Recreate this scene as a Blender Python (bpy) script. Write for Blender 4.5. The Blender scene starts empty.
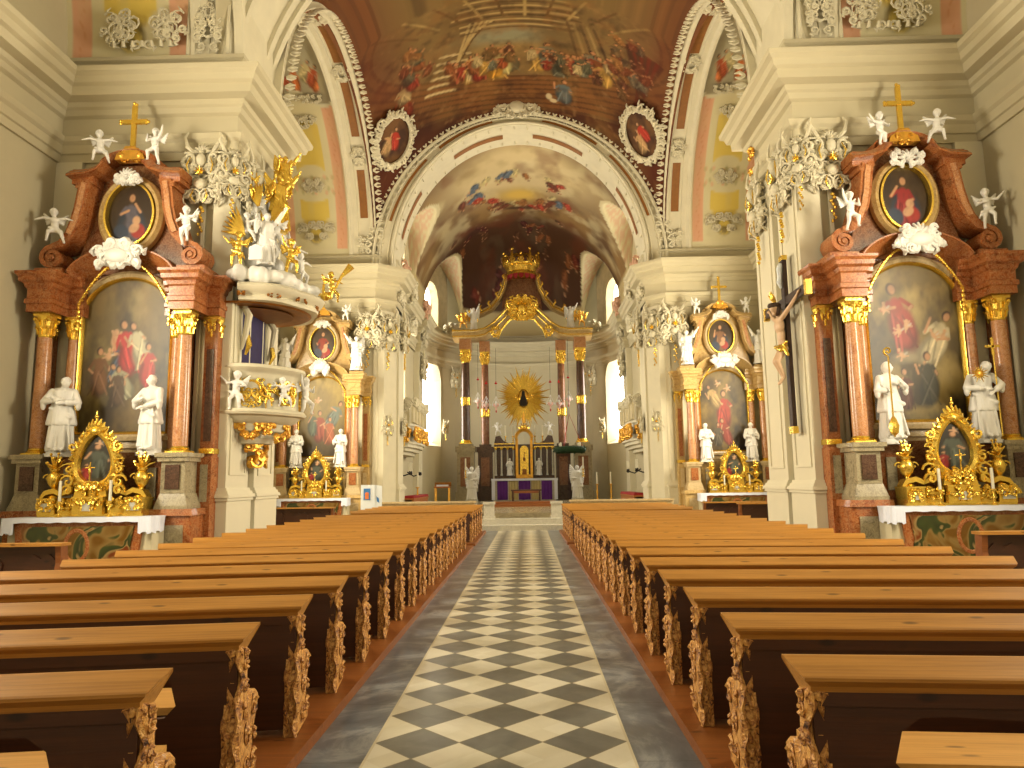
import bpy, bmesh, math, random
import numpy as np
from mathutils import Vector, Matrix
PI = math.pi
S = bpy.context.scene
COL = S.collection

# ------------------------------------------------------------------ camera, world, exposure
def look_camera():
    f = 715.0
    cam = bpy.data.cameras.new('camera'); o = bpy.data.objects.new('camera', cam); COL.objects.link(o)
    psi, p, roll = math.radians(CAM_YAW), math.radians(CAM_PITCH), math.radians(-0.8)
    F = Vector((-math.sin(psi)*math.cos(p), math.cos(psi)*math.cos(p), math.sin(p)))
    R0 = Vector((math.cos(psi), math.sin(psi), 0)); U0 = R0.cross(F)
    R = R0*math.cos(roll) + U0*math.sin(roll); U = -R0*math.sin(roll) + U0*math.cos(roll)
    m = Matrix(((R.x, U.x, -F.x, 0.19), (R.y, U.y, -F.y, 0.0), (R.z, U.z, -F.z, 1.555), (0, 0, 0, 1)))
    o.matrix_world = m
    cam.sensor_width = 36; cam.lens = 36*f/1024; cam.clip_start = 0.05; cam.clip_end = 300
    S.camera = o
CAM_YAW, CAM_PITCH = 1.163, 7.743
look_camera()
W = bpy.data.worlds.new('sky'); S.world = W; W.use_nodes = True
W.node_tree.nodes['Background'].inputs[0].default_value = (0.95, 0.97, 1.0, 1)
W.node_tree.nodes['Background'].inputs[1].default_value = 1.0
S.view_settings.view_transform = 'Standard'; S.view_settings.look = 'None'
S.view_settings.gamma = 1; S.view_settings.use_curve_mapping = False
S.view_settings.exposure = 0.22
cy = S.cycles
cy.max_bounces = 5; cy.diffuse_bounces = 2; cy.glossy_bounces = 3; cy.transmission_bounces = 2
cy.caustics_reflective = False; cy.caustics_refractive = False
cy.sample_clamp_indirect = 4.0
cy.use_denoising = True
try: cy.denoiser = 'OPENIMAGEDENOISE'
except Exception: pass

# window glow (daylight in the frosted panes): strength per group; west window added as fill
WIN_NAVE, WIN_BAY, WIN_CHOIR, GLOW_REAR = 33.0, 38.0, 13.5, 3.0
DAY = (1.0, 0.90, 0.70)

# ------------------------------------------------------------------ materials
def c(r, g, b):
    def l(v):
        v /= 255.0
        return v/12.92 if v <= 0.04045 else ((v+0.055)/1.055)**2.4
    return (l(r), l(g), l(b))
MATS = {}
class NT:
    def __init__(s, name):
        s.m = bpy.data.materials.new(name); s.m.use_nodes = True; s.t = s.m.node_tree
        s.b = s.t.nodes['Principled BSDF']; s.co = None
    def n(s, ty, **kw):
        nd = s.t.nodes.new(ty)
        for k, v in kw.items():
            if k.startswith('i_'): nd.inputs[k[2:].replace('_', ' ')].default_value = v
            else: setattr(nd, k, v)
        return nd
    def l(s, a, b): s.t.links.new(a, b)
    def obj(s):
        if not s.co: s.co = s.n('ShaderNodeTexCoord').outputs['Object']
        return s.co
    def world(s):
        return s.n('ShaderNodeNewGeometry').outputs['Position']
    def math(s, op, a, b=None):
        nd = s.n('ShaderNodeMath', operation=op)
        for i, v in enumerate((a, b)):
            if v is None: continue
            if isinstance(v, (int, float)): nd.inputs[i].default_value = v
            else: s.l(v, nd.inputs[i])
        return nd.outputs[0]
    def noise(s, scale, detail=4, rough=.55, dist=0, vec=None):
        nd = s.n('ShaderNodeTexNoise'); nd.inputs['Scale'].default_value = scale
        nd.inputs['Detail'].default_value = detail; nd.inputs['Roughness'].default_value = rough
        nd.inputs['Distortion'].default_value = dist
        s.l(vec if vec else s.obj(), nd.inputs['Vector']); return nd.outputs['Fac']
    def ramp(s, fac, stops):
        nd = s.n('ShaderNodeValToRGB'); r = nd.color_ramp
        while len(r.elements) < len(stops): r.elements.new(0.5)
        for e, (p, col) in zip(r.elements, stops): e.position = p; e.color = (*col, 1)
        s.l(fac, nd.inputs[0]); return nd.outputs[0]
    def mix(s, fac, a, b):
        nd = s.n('ShaderNodeMix', data_type='RGBA')
        for i, v in ((0, fac), (6, a), (7, b)):
            if isinstance(v, (int, float)): nd.inputs[i].default_value = v
            elif isinstance(v, tuple): nd.inputs[i].default_value = (*v, 1)
            else: s.l(v, nd.inputs[i])
        return nd.outputs[2]
    def bump(s, fac, strength=.3, dist=.02):
        nd = s.n('ShaderNodeBump'); nd.inputs['Strength'].default_value = strength
        nd.inputs['Distance'].default_value = dist; s.l(fac, nd.inputs['Height'])
        s.l(nd.outputs[0], s.b.inputs['Normal'])
    def mapv(s, scale):
        nd = s.n('ShaderNodeMapping'); nd.inputs['Scale'].default_value = scale
        s.l(s.obj(), nd.inputs[0]); return nd.outputs[0]
    def fin(s, col=None, rough=.5, metal=0., spec=.5):
        if col is not None:
            if isinstance(col, tuple): s.b.inputs['Base Color'].default_value = (*col, 1)
            else: s.l(col, s.b.inputs['Base Color'])
        s.b.inputs['Roughness'].default_value = rough; s.b.inputs['Metallic'].default_value = metal
        s.b.inputs['Specular IOR Level'].default_value = spec
        MATS[s.m.name] = s.m; return s.m
def plain(name, col, rough=.5, metal=0., var=.12, scale=3., bump=0., bscale=40, spec=.5):
    t = NT(name)
    lo = tuple(v*(1-var) for v in col); hi = tuple(min(1, v*(1+var)) for v in col)
    k = t.ramp(t.noise(scale, 5), [(.3, lo), (.7, hi)])
    if bump: t.bump(t.noise(bscale, 3), bump, .01)
    return t.fin(k, rough, metal, spec)
plain('plaster', c(202, 190, 156), .8, var=.04, scale=.8, bump=.05)
plain('plaster_light', c(224, 214, 184), .75, var=.03, scale=.8)
plain('plaster_grey', c(198, 189, 160), .8, var=.05, scale=.8)
plain('stucco', c(220, 210, 180), .6, var=.05, scale=2, bump=.1)
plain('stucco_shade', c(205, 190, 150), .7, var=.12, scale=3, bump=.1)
plain('stucco_green', c(196, 188, 140), .75, var=.06, scale=2)
plain('stucco_pink', c(222, 176, 146), .75, var=.06, scale=2)
plain('statue_white', c(240, 236, 226), .45, var=.03, scale=4)
plain('gold', c(252, 206, 92), .27, .88, var=.16, scale=9, bump=.4, bscale=28)
plain('gold_old', c(232, 176, 74), .38, .85, var=.2, scale=7, bump=.4, bscale=24)
plain('gold_dark', c(150, 96, 34), .4, .7, var=.25, scale=5, bump=.3)
plain('ochre_inlay', c(140, 88, 30), .6, var=.12, scale=6)
plain('cloth_white', c(234, 237, 250), .8, var=.02, scale=3)
plain('cloth_purple', c(92, 34, 128), .8, var=.1, scale=5)
plain('cloth_beige', c(190, 172, 120), .8, var=.06, scale=5)
plain('cloth_red', c(150, 24, 24), .8, var=.1, scale=5)
plain('dark_curtain', c(40, 28, 74), .8, var=.2, scale=6)
plain('iron', c(38, 34, 32), .5, .6, var=.1)
plain('wax', c(240, 232, 205), .5, var=.02)
plain('skin_paint', c(214, 178, 140), .45, var=.06, scale=5)
plain('hair_paint', c(60, 38, 22), .6, var=.1)
plain('evergreen', c(26, 58, 26), .8, var=.3, scale=30)
plain('paper', c(228, 232, 232), .6, var=.01)
plain('paper_blue', c(60, 120, 180), .6, var=.05)
plain('paper_orange', c(220, 120, 60), .6, var=.05)
plain('glass_red', c(190, 24, 30), .2, var=.05)
plain('lamp_rose', c(236, 190, 176), .3, var=.05)
plain('crystal', c(235, 230, 225), .15, var=.03)
plain('void_dark', c(24, 18, 14), .8, var=.1)
def marble(name, a, b, v, scale=2.2, rough=.22, vein=.5):
    t = NT(name)
    n1 = t.noise(scale, 8, .62, 1.6); base = t.ramp(n1, [(.32, a), (.5, b), (.68, a)])
    n2 = t.noise(scale*2.3, 10, .7, 3.0); m = t.ramp(n2, [(.46, (0, 0, 0)), (.5, (1, 1, 1)), (.54, (0, 0, 0))])
    k = t.mix(t.math('MULTIPLY', m, vein), base, v)
    return t.fin(k, rough, 0, .5)
marble('marble_red', c(122, 58, 28), c(166, 92, 46), c(216, 172, 116), 3)
marble('marble_rose', c(170, 104, 60), c(200, 138, 86), c(236, 208, 176), 4)
marble('marble_brown', c(96, 52, 32), c(134, 82, 50), c(190, 150, 108), 2.5)
marble('marble_grey', c(120, 108, 84), c(164, 150, 118), c(210, 196, 160), 3)
marble('marble_ochre', c(170, 132, 76), c(200, 166, 104), c(226, 200, 150), 2.5)
marble('marble_dark', c(52, 34, 26), c(84, 56, 42), c(136, 104, 80), 3)
marble('marble_white', c(196, 190, 172), c(214, 208, 190), c(160, 152, 132), 3)
marble('marble_beige', c(178, 150, 104), c(204, 178, 132), c(226, 206, 166), 2)
def wood(name, a, b, rough=.35, rings=22, knots=True):
    t = NT(name)
    mp = t.mapv((.55, 7, 7)); n1 = t.noise(2.2, 6, .6, .5, mp)
    k = t.ramp(n1, [(.25, a), (.75, b)])
    n3 = t.noise(10, 3, .5, .2, t.mapv((.25, 9, 9)))
    k = t.mix(t.math('MULTIPLY', t.ramp(n3, [(.5, (0, 0, 0)), (.62, (1, 1, 1))]), .25), k, tuple(x*.55 for x in a))
    if knots:
        v = t.n('ShaderNodeTexVoronoi'); v.inputs['Scale'].default_value = 1.0
        t.l(t.mapv((2.6, 9.0, 6.0)), v.inputs['Vector'])
        kn = t.ramp(v.outputs['Distance'], [(.0, (1, 1, 1)), (.07, (.8, .8, .8)), (.13, (0, 0, 0))])
        k = t.mix(t.math('MULTIPLY', kn, .8), k, tuple(x*.18 for x in a))
    t.bump(n3, .08, .01)
    return t.fin(k, rough, 0, .5)
wood('wood_top', c(154, 102, 38), c(188, 133, 60))
wood('wood_dark', c(48, 23, 8), c(74, 37, 13), .45)
t = NT('wood_carved'); k_ = t.ramp(t.noise(26, 4, .6, 1.5), [(.34, c(64, 32, 10)), (.43, c(166, 106, 44)), (.6, c(220, 164, 86))]); t.bump(t.noise(30, 3, .6, 1.5), .8, .02); t.fin(k_, .45)
wood('wood_seat', c(196, 140, 66), c(220, 168, 90), .4)
wood('wood_orange', c(112, 60, 20), c(142, 82, 32), .4)
wood('wood_cross', c(44, 26, 18), c(66, 40, 26), .5, knots=False)
wood('wood_plain', c(150, 84, 30), c(190, 118, 52), .45)

def glow(name, strength, col=DAY):
    t = NT(name); t.b.inputs['Base Color'].default_value = (.8, .8, .8, 1)
    t.b.inputs['Emission Color'].default_value = (*col, 1); t.b.inputs['Emission Strength'].default_value = strength
    MATS[name] = t.m
glow('window_day_nave', WIN_NAVE); glow('window_day_bay', WIN_BAY); glow('window_day_choir', WIN_CHOIR, (1, .95, .84)); glow('window_day_rear', GLOW_REAR)

def floor_mat():
    t = NT('floor_stone'); P = t.world(); sp = t.n('ShaderNodeSeparateXYZ'); t.l(P, sp.inputs[0])
    x, y = sp.outputs[0], sp.outputs[1]; d = .503
    def tri(v, off): return t.math('ABSOLUTE', t.math('SUBTRACT', t.math('FRACT', t.math('ADD', t.math('DIVIDE', v, d), off)), .5))
    s = t.math('ADD', tri(x, 20.5), tri(y, .5 - 4.55/d + 40))
    dark = t.math('LESS_THAN', s, .5)
    joint = t.math('LESS_THAN', t.math('ABSOLUTE', t.math('SUBTRACT', s, .5)), .012)
    nw = t.noise(1.4, 6, .6, .8, P); nb = t.noise(2.6, 6, .6, 1.2, P)
    v = t.n('ShaderNodeTexVoronoi'); v.inputs['Scale'].default_value = 1; rot = t.n('ShaderNodeMapping')
    rot.inputs['Rotation'].default_value = (0, 0, PI/4); rot.inputs['Scale'].default_value = (2.81, 2.81, 0); t.l(P, rot.inputs[0])
    fl = t.n('ShaderNodeVectorMath', operation='FLOOR'); t.l(rot.outputs[0], fl.inputs[0])
    wn = t.n('ShaderNodeTexWhiteNoise'); t.l(fl.outputs[0], wn.inputs[0])
    white = t.ramp(nw, [(.3, c(196, 188, 162)), (.7, c(224, 217, 196))])
    white = t.mix(t.math('MULTIPLY', wn.outputs[0], .35), white, c(186, 172, 138))
    dk = t.ramp(nb, [(.3, c(90, 90, 84)), (.7, c(122, 121, 112))])
    dk = t.mix(t.math('MULTIPLY', wn.outputs[0], .4), dk, c(78, 76, 74))
    tiles = t.mix(joint, t.mix(dark, white, dk), c(120, 110, 86))
    slate = t.ramp(t.noise(1.1, 8, .65, 2.4, P), [(.3, c(74, 77, 82)), (.5, c(102, 106, 110)), (.60, c(140, 142, 142)), (.70, c(86, 90, 96))])
    fy = t.math('FRACT', t.math('DIVIDE', y, 1.06)); jj = t.math('LESS_THAN', fy, .008)
    slate = t.mix(t.math('MULTIPLY', jj, .6), slate, c(50, 46, 40))
    ax = t.math('ABSOLUTE', x)
    mid = t.math('LESS_THAN', ax, .757); edge = t.math('LESS_THAN', t.math('ABSOLUTE', t.math('SUBTRACT', ax, .762)), .008)
    k = t.mix(mid, slate, tiles); k = t.mix(edge, k, c(200, 188, 156))
    out = t.math('GREATER_THAN', ax, 1.25)
    k = t.mix(out, k, t.ramp(nw, [(.3, c(150, 140, 118)), (.7, c(176, 166, 140))]))
    return t.fin(k, .28, 0, .45)
floor_mat()
def vcol():
    t = NT('painted_plaster'); a = t.n('ShaderNodeAttribute', attribute_name='Col'); t.fin(a.outputs['Color'], .75, 0, .3)
    t = NT('oil_painting'); a = t.n('ShaderNodeAttribute', attribute_name='Col'); t.fin(a.outputs['Color'], .38, 0, .4)
vcol()
def panel_mat():
    t = NT('scagliola'); n = t.noise(1.7, 2, .45, 1.2); n2 = t.noise(9, 5, .6, .6)
    k = t.ramp(n, [(.36, c(120, 82, 28)), (.44, c(150, 120, 66)), (.47, c(66, 78, 40)), (.54, c(48, 62, 36)), (.57, c(170, 140, 86)), (.62, c(126, 60, 28))])
    k = t.mix(t.math('MULTIPLY', n2, .35), k, c(80, 54, 24)); t.fin(k, .25)
panel_mat()

# ------------------------------------------------------------------ mesh builder
class MB:
    def __init__(s): s.v = []; s.f = []
    def add(s, vs, fs):
        o = len(s.v); s.v += [tuple(p) for p in vs]; s.f += [tuple(i+o for i in f) for f in fs]
    def box(s, x0, x1, y0, y1, z0, z1, tx=0., ty=0.):
        # tx, ty: inset of the top face
        if x0 > x1: x0, x1 = x1, x0
        if y0 > y1: y0, y1 = y1, y0
        vs = [(x0, y0, z0), (x1, y0, z0), (x1, y1, z0), (x0, y1, z0), (x0+tx, y0+ty, z1), (x1-tx, y0+ty, z1), (x1-tx, y1-ty, z1), (x0+tx, y1-ty, z1)]
        s.add(vs, [(0, 3, 2, 1), (4, 5, 6, 7), (0, 1, 5, 4), (1, 2, 6, 5), (2, 3, 7, 6), (3, 0, 4, 7)])
    def prism(s, poly, y0, y1, axis='y', bev=0.0):
        # poly: (a,b) points; extruded along axis. bev: inset ring on the first end
        n = len(poly)
        def mk(a, b, w):
            return (a, w, b) if axis == 'y' else ((w, a, b) if axis == 'x' else (a, b, w))
        rings = [(poly, y0), (poly, y1)]
        if bev:
            cx = sum(p[0] for p in poly)/n; cz = sum(p[1] for p in poly)/n
            q = []
            for i, (a, b) in enumerate(poly):
                pa, pb = poly[i-1], poly[(i+1) % n]
                d1 = Vector((a-pa[0], b-pa[1])); d2 = Vector((pb[0]-a, pb[1]-b))
                t = d1.normalized()+d2.normalized() if d1.length > 1e-9 and d2.length > 1e-9 else Vector((1, 0))
                t = t.normalized() if t.length > 1e-6 else Vector((1, 0)); nn = Vector((-t.y, t.x))*bev
                q.append((a+nn.x, b+nn.y))
            sg = 1 if y1 > y0 else -1
            rings = [(q, y0), (poly, y0+sg*bev), (poly, y1)]
        vs = [mk(a, b, w) for pl, w in rings for a, b in pl]
        fs = [tuple(range(n)), tuple(range(len(vs)-1, len(vs)-n-1, -1))]
        for k in range(len(rings)-1):
            for i in range(n):
                j = (i+1) % n; fs.append((k*n+j, k*n+i, (k+1)*n+i, (k+1)*n+j))
        s.add(vs, fs)
    def lathe(s, prof, cx=0, cy_=0, seg=16, z0=0, a0=0, a1=2*PI, sx=1, sy=1, wob=None):
        full = abs(a1-a0-2*PI) < 1e-6; n = seg if full else seg+1; vs = []
        for r, z in prof:
            for i in range(n):
                a = a0+(a1-a0)*i/seg; rr = r*(wob(a, z) if wob else 1)
                vs.append((cx+rr*math.cos(a)*sx, cy_+rr*math.sin(a)*sy, z0+z))
        fs = []
        for k in range(len(prof)-1):
            for i in range(seg):
                j = (i+1) % n; fs.append((k*n+i, k*n+j, (k+1)*n+j, (k+1)*n+i))
        fs.append(tuple(range(n-1, -1, -1))); fs.append(tuple((len(prof)-1)*n+i for i in range(n)))
        s.add(vs, fs)
    def tube(s, pts, rad, seg=6, flat=1.0, closed=False):
        pts = [Vector(p) for p in pts]; n = len(pts)
        if not hasattr(rad, '__len__'): rad = [rad]*n
        vs = []; prev = None
        for i, p in enumerate(pts):
            if closed: t = pts[(i+1) % n]-pts[i-1]
            else: t = pts[min(i+1, n-1)]-pts[max(i-1, 0)]
            if t.length < 1e-9: t = Vector((0, 0, 1))
            t.normalize()
            if prev is None:
                up = Vector((0, 1, 0)) if abs(t.y) < .9 else Vector((1, 0, 0))
            else: up = prev
            u = (up-t*up.dot(t)); u = u.normalized() if u.length > 1e-6 else t.orthogonal().normalized()
            w = t.cross(u); prev = u
            for k in range(seg):
                a = 2*PI*k/seg; vs.append(p+(u*math.cos(a)*flat+w*math.sin(a))*rad[i])
        fs = []
        for i in range(n if closed else n-1):
            j = (i+1) % n
            for k in range(seg):
                l = (k+1) % seg; fs.append((i*seg+k, i*seg+l, j*seg+l, j*seg+k))
        if not closed: fs.append(tuple(range(seg-1, -1, -1))); fs.append(tuple((n-1)*seg+k for k in range(seg)))
        s.add(vs, fs)
    def ell(s, ce, r, seg=10, rings=7, rot=None):
        if not hasattr(r, '__len__'): r = (r, r, r)
        vs = []; ce = Vector(ce)
        for i in range(rings+1):
            th = PI*i/rings
            for k in range(seg):
                a = 2*PI*k/seg
                p = Vector((r[0]*math.sin(th)*math.cos(a), r[1]*math.sin(th)*math.sin(a), -r[2]*math.cos(th)))
                if rot: p.rotate(rot)
                vs.append(ce+p)
        fs = [(i*seg+k, i*seg+(k+1) % seg, (i+1)*seg+(k+1) % seg, (i+1)*seg+k) for i in range(rings) for k in range(seg)]
        s.add(vs, fs)
    def sweep(s, path, prof, closed=False, ends=True):
        # path 2D (x,y), prof (d,z), d measured along the left normal of the path
        P = [Vector(p) for p in path]; n = len(P); m = len(prof); vs = []
        for i in range(n):
            d1 = (P[i]-P[i-1]).normalized() if (i > 0 or closed) else None
            d2 = (P[(i+1) % n]-P[i]).normalized() if (i < n-1 or closed) else None
            if d1 is None: d1 = d2
            if d2 is None: d2 = d1
            n1 = Vector((-d1.y, d1.x)); n2 = Vector((-d2.y, d2.x)); mt = (n1+n2)/max(.25, 1+n1.dot(n2))
            for d, z in prof: q = P[i]+mt*d; vs.append((q.x, q.y, z))
        fs = []
        for i in range(n if closed else n-1):
            j = (i+1) % n
            for k in range(m-1): fs.append((i*m+k, j*m+k, j*m+k+1, i*m+k+1))
        if ends and not closed: fs.append(tuple(range(m))); fs.append(tuple((n-1)*m+k for k in range(m-1, -1, -1)))
        s.add(vs, fs)
    def vsweep(s, path, prof, y0=0.0, closed=False):
        # path in the xz plane, prof = (offset along left normal, -y depth): mouldings on upright frames
        P = [Vector(p) for p in path]; n = len(P); m = len(prof); vs = []
        for i in range(n):
            d1 = (P[i]-P[i-1]) if (i > 0 or closed) else None
            d2 = (P[(i+1) % n]-P[i]) if (i < n-1 or closed) else None
            if d1 is None: d1 = d2
            if d2 is None: d2 = d1
            d1 = d1.normalized(); d2 = d2.normalized()
            n1 = Vector((-d1.y, d1.x)); n2 = Vector((-d2.y, d2.x)); mt = (n1+n2)/max(.25, 1+n1.dot(n2))
            for d, y in prof: q = P[i]+mt*d; vs.append((q.x, y0-y, q.y))
        fs = []
        for i in range(n if closed else n-1):
            j = (i+1) % n
            for k in range(m-1): fs.append((i*m+k, j*m+k, j*m+k+1, i*m+k+1))
        if not closed: fs.append(tuple(range(m))); fs.append(tuple((n-1)*m+k for k in range(m-1, -1, -1)))
        s.add(vs, fs)
    def xf(s, M, start=0):
        for i in range(start, len(s.v)):
            p = M @ Vector(s.v[i]); s.v[i] = (p.x, p.y, p.z)
        return s
    def mir(s):
        q = MB(); q.v = [(-x, y, z) for x, y, z in s.v]; q.f = [tuple(reversed(f)) for f in s.f]; return q
    def both(s): q = s.mir(); s.add(q.v, q.f); return s
    def mesh(s, name, mat, smooth=False):
        me = bpy.data.meshes.new(name); me.from_pydata(s.v, [], s.f); me.materials.append(MATS[mat] if isinstance(mat, str) else mat)
        bm = bmesh.new(); bm.from_mesh(me); bmesh.ops.recalc_face_normals(bm, faces=bm.faces); bm.to_mesh(me); bm.free()
        if smooth: 
            me.polygons.foreach_set('use_smooth', [True]*len(me.polygons))
            if smooth != 'all':
                try: me.set_sharp_from_angle(angle=math.radians(38))
                except Exception: pass
        me.update(); return me
    def build(s, name, mat, parent=None, smooth=False, loc=None):
        return link(name, s.mesh(name, mat, smooth), parent, loc)
def link(name, me, parent=None, loc=None):
    o = bpy.data.objects.new(name, me); COL.objects.link(o)
    if parent: o.parent = parent
    if loc: o.location = loc
    return o
def tag(o, label, cat, group=None):
    o['label'] = label; o['category'] = cat
    if group: o['group'] = group
    return o
def thing(name, loc, label, cat, group=None, rz=0):
    o = bpy.data.objects.new(name, None); COL.objects.link(o); o.location = loc; o.rotation_euler = (0, 0, rz)
    o.empty_display_size = .1
    return tag(o, label, cat, group)
def struct(o): o['kind'] = 'structure'; return o
def dup(root, loc=None, rz=None, label=None, group=None, scale=None):
    def cp(o, par):
        n = o.copy(); COL.objects.link(n)
        if par is not None: n.parent = par
        for ch in o.children: cp(ch, n)
        return n
    r = cp(root, None)
    if loc is not None: r.location = loc
    if rz is not None: r.rotation_euler = (0, 0, rz)
    if scale is not None: r.scale = scale
    if label: r['label'] = label
    if group: r['group'] = group
    return r

# arcs and ornament
def arc(cx, cz, rx, rz, a0, a1, n):
    return [(cx+rx*math.cos(a0+(a1-a0)*i/n), cz+rz*math.sin(a0+(a1-a0)*i/n)) for i in range(n+1)]
def cscroll(x, z, r, ang, turn=1, n=13, turns=1.35):
    # a rococo C/S-scroll in the plane: spiral wound out of (x,z) along ang
    pts = []
    for i in range(n):
        t = i/(n-1); a = ang+turn*(turns*2*PI*(1-t)**1.2); rr = r*(0.16+0.84*t**.9)
        pts.append((x+rr*math.cos(a), z+rr*math.sin(a)))
    return pts
def rocaille(mb, w, h, seed=1, n=9, depth=.10, thick=.035, sym=True, leaf=True):
    # a stucco cluster filling a w x h field centred on 0,0 in the xz plane, standing off towards -y
    R = random.Random(seed)
    for k in range(n):
        z = (R.random()-.5)*h*.86; wid = w*.5*math.sqrt(max(.08, 1-(2*z/h)**2)); x = wid*(.18+.72*R.random())
        r = min(w, h)*(.10+.12*R.random()); a = R.uniform(-1.2, 1.6) if z > 0 else R.uniform(-2.2, .6); tn = R.choice((-1, 1))
        pts = cscroll(x, z, r, a, tn, 12); yy = -depth*(.35+.65*R.random()); th = thick*(.7+.7*R.random())
        P = [(p[0], yy*(.5+.5*i/11), p[1]) for i, p in enumerate(pts)]; rad = [th*(.55+.75*math.sin(PI*min(1, i/11+.1))) for i in range(12)]
        mb.tube(P, rad, 5)
        if leaf:
            e = Vector((P[-1][0], 0, P[-1][2])); d = Vector((math.cos(a+PI/2*tn), 0, math.sin(a+PI/2*tn)))
            L = r*1.1; mb.tube([e, e+d*L*.5+Vector((0, yy*.8, 0)), e+d*L+Vector((0, yy*.3, .1*L))], [th*.9, th*1.1, th*.15], 5)
        if sym:
            mb.tube([(-a_, b_, c_) for a_, b_, c_ in P], rad, 5)
            if leaf: mb.tube([Vector((-q.x, q.y, q.z)) for q in (e, e+d*L*.5+Vector((0, yy*.8, 0)), e+d*L+Vector((0, yy*.3, .1*L)))], [th*.9, th*1.1, th*.15], 5)
def shell(mb, x, z, r, y=-.06, n=7, th=None):
    th = th or r*.14
    for i in range(n):
        a = PI*(.08+.84*i/(n-1)); mb.tube([(x, y*.4, z), (x+math.cos(a)*r*.6, y, z+math.sin(a)*r*.6), (x+math.cos(a)*r, y*.5, z+math.sin(a)*r)], [th*.5, th, th*.7], 5)
    mb.ell((x, y, z), (r*.22, abs(y)*.6+.01, r*.2), 8, 5)
def ring(x, z, rx, rz, n=36): return [(x+rx*math.cos(2*PI*i/n), z+rz*math.sin(2*PI*i/n)) for i in range(n)]

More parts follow.
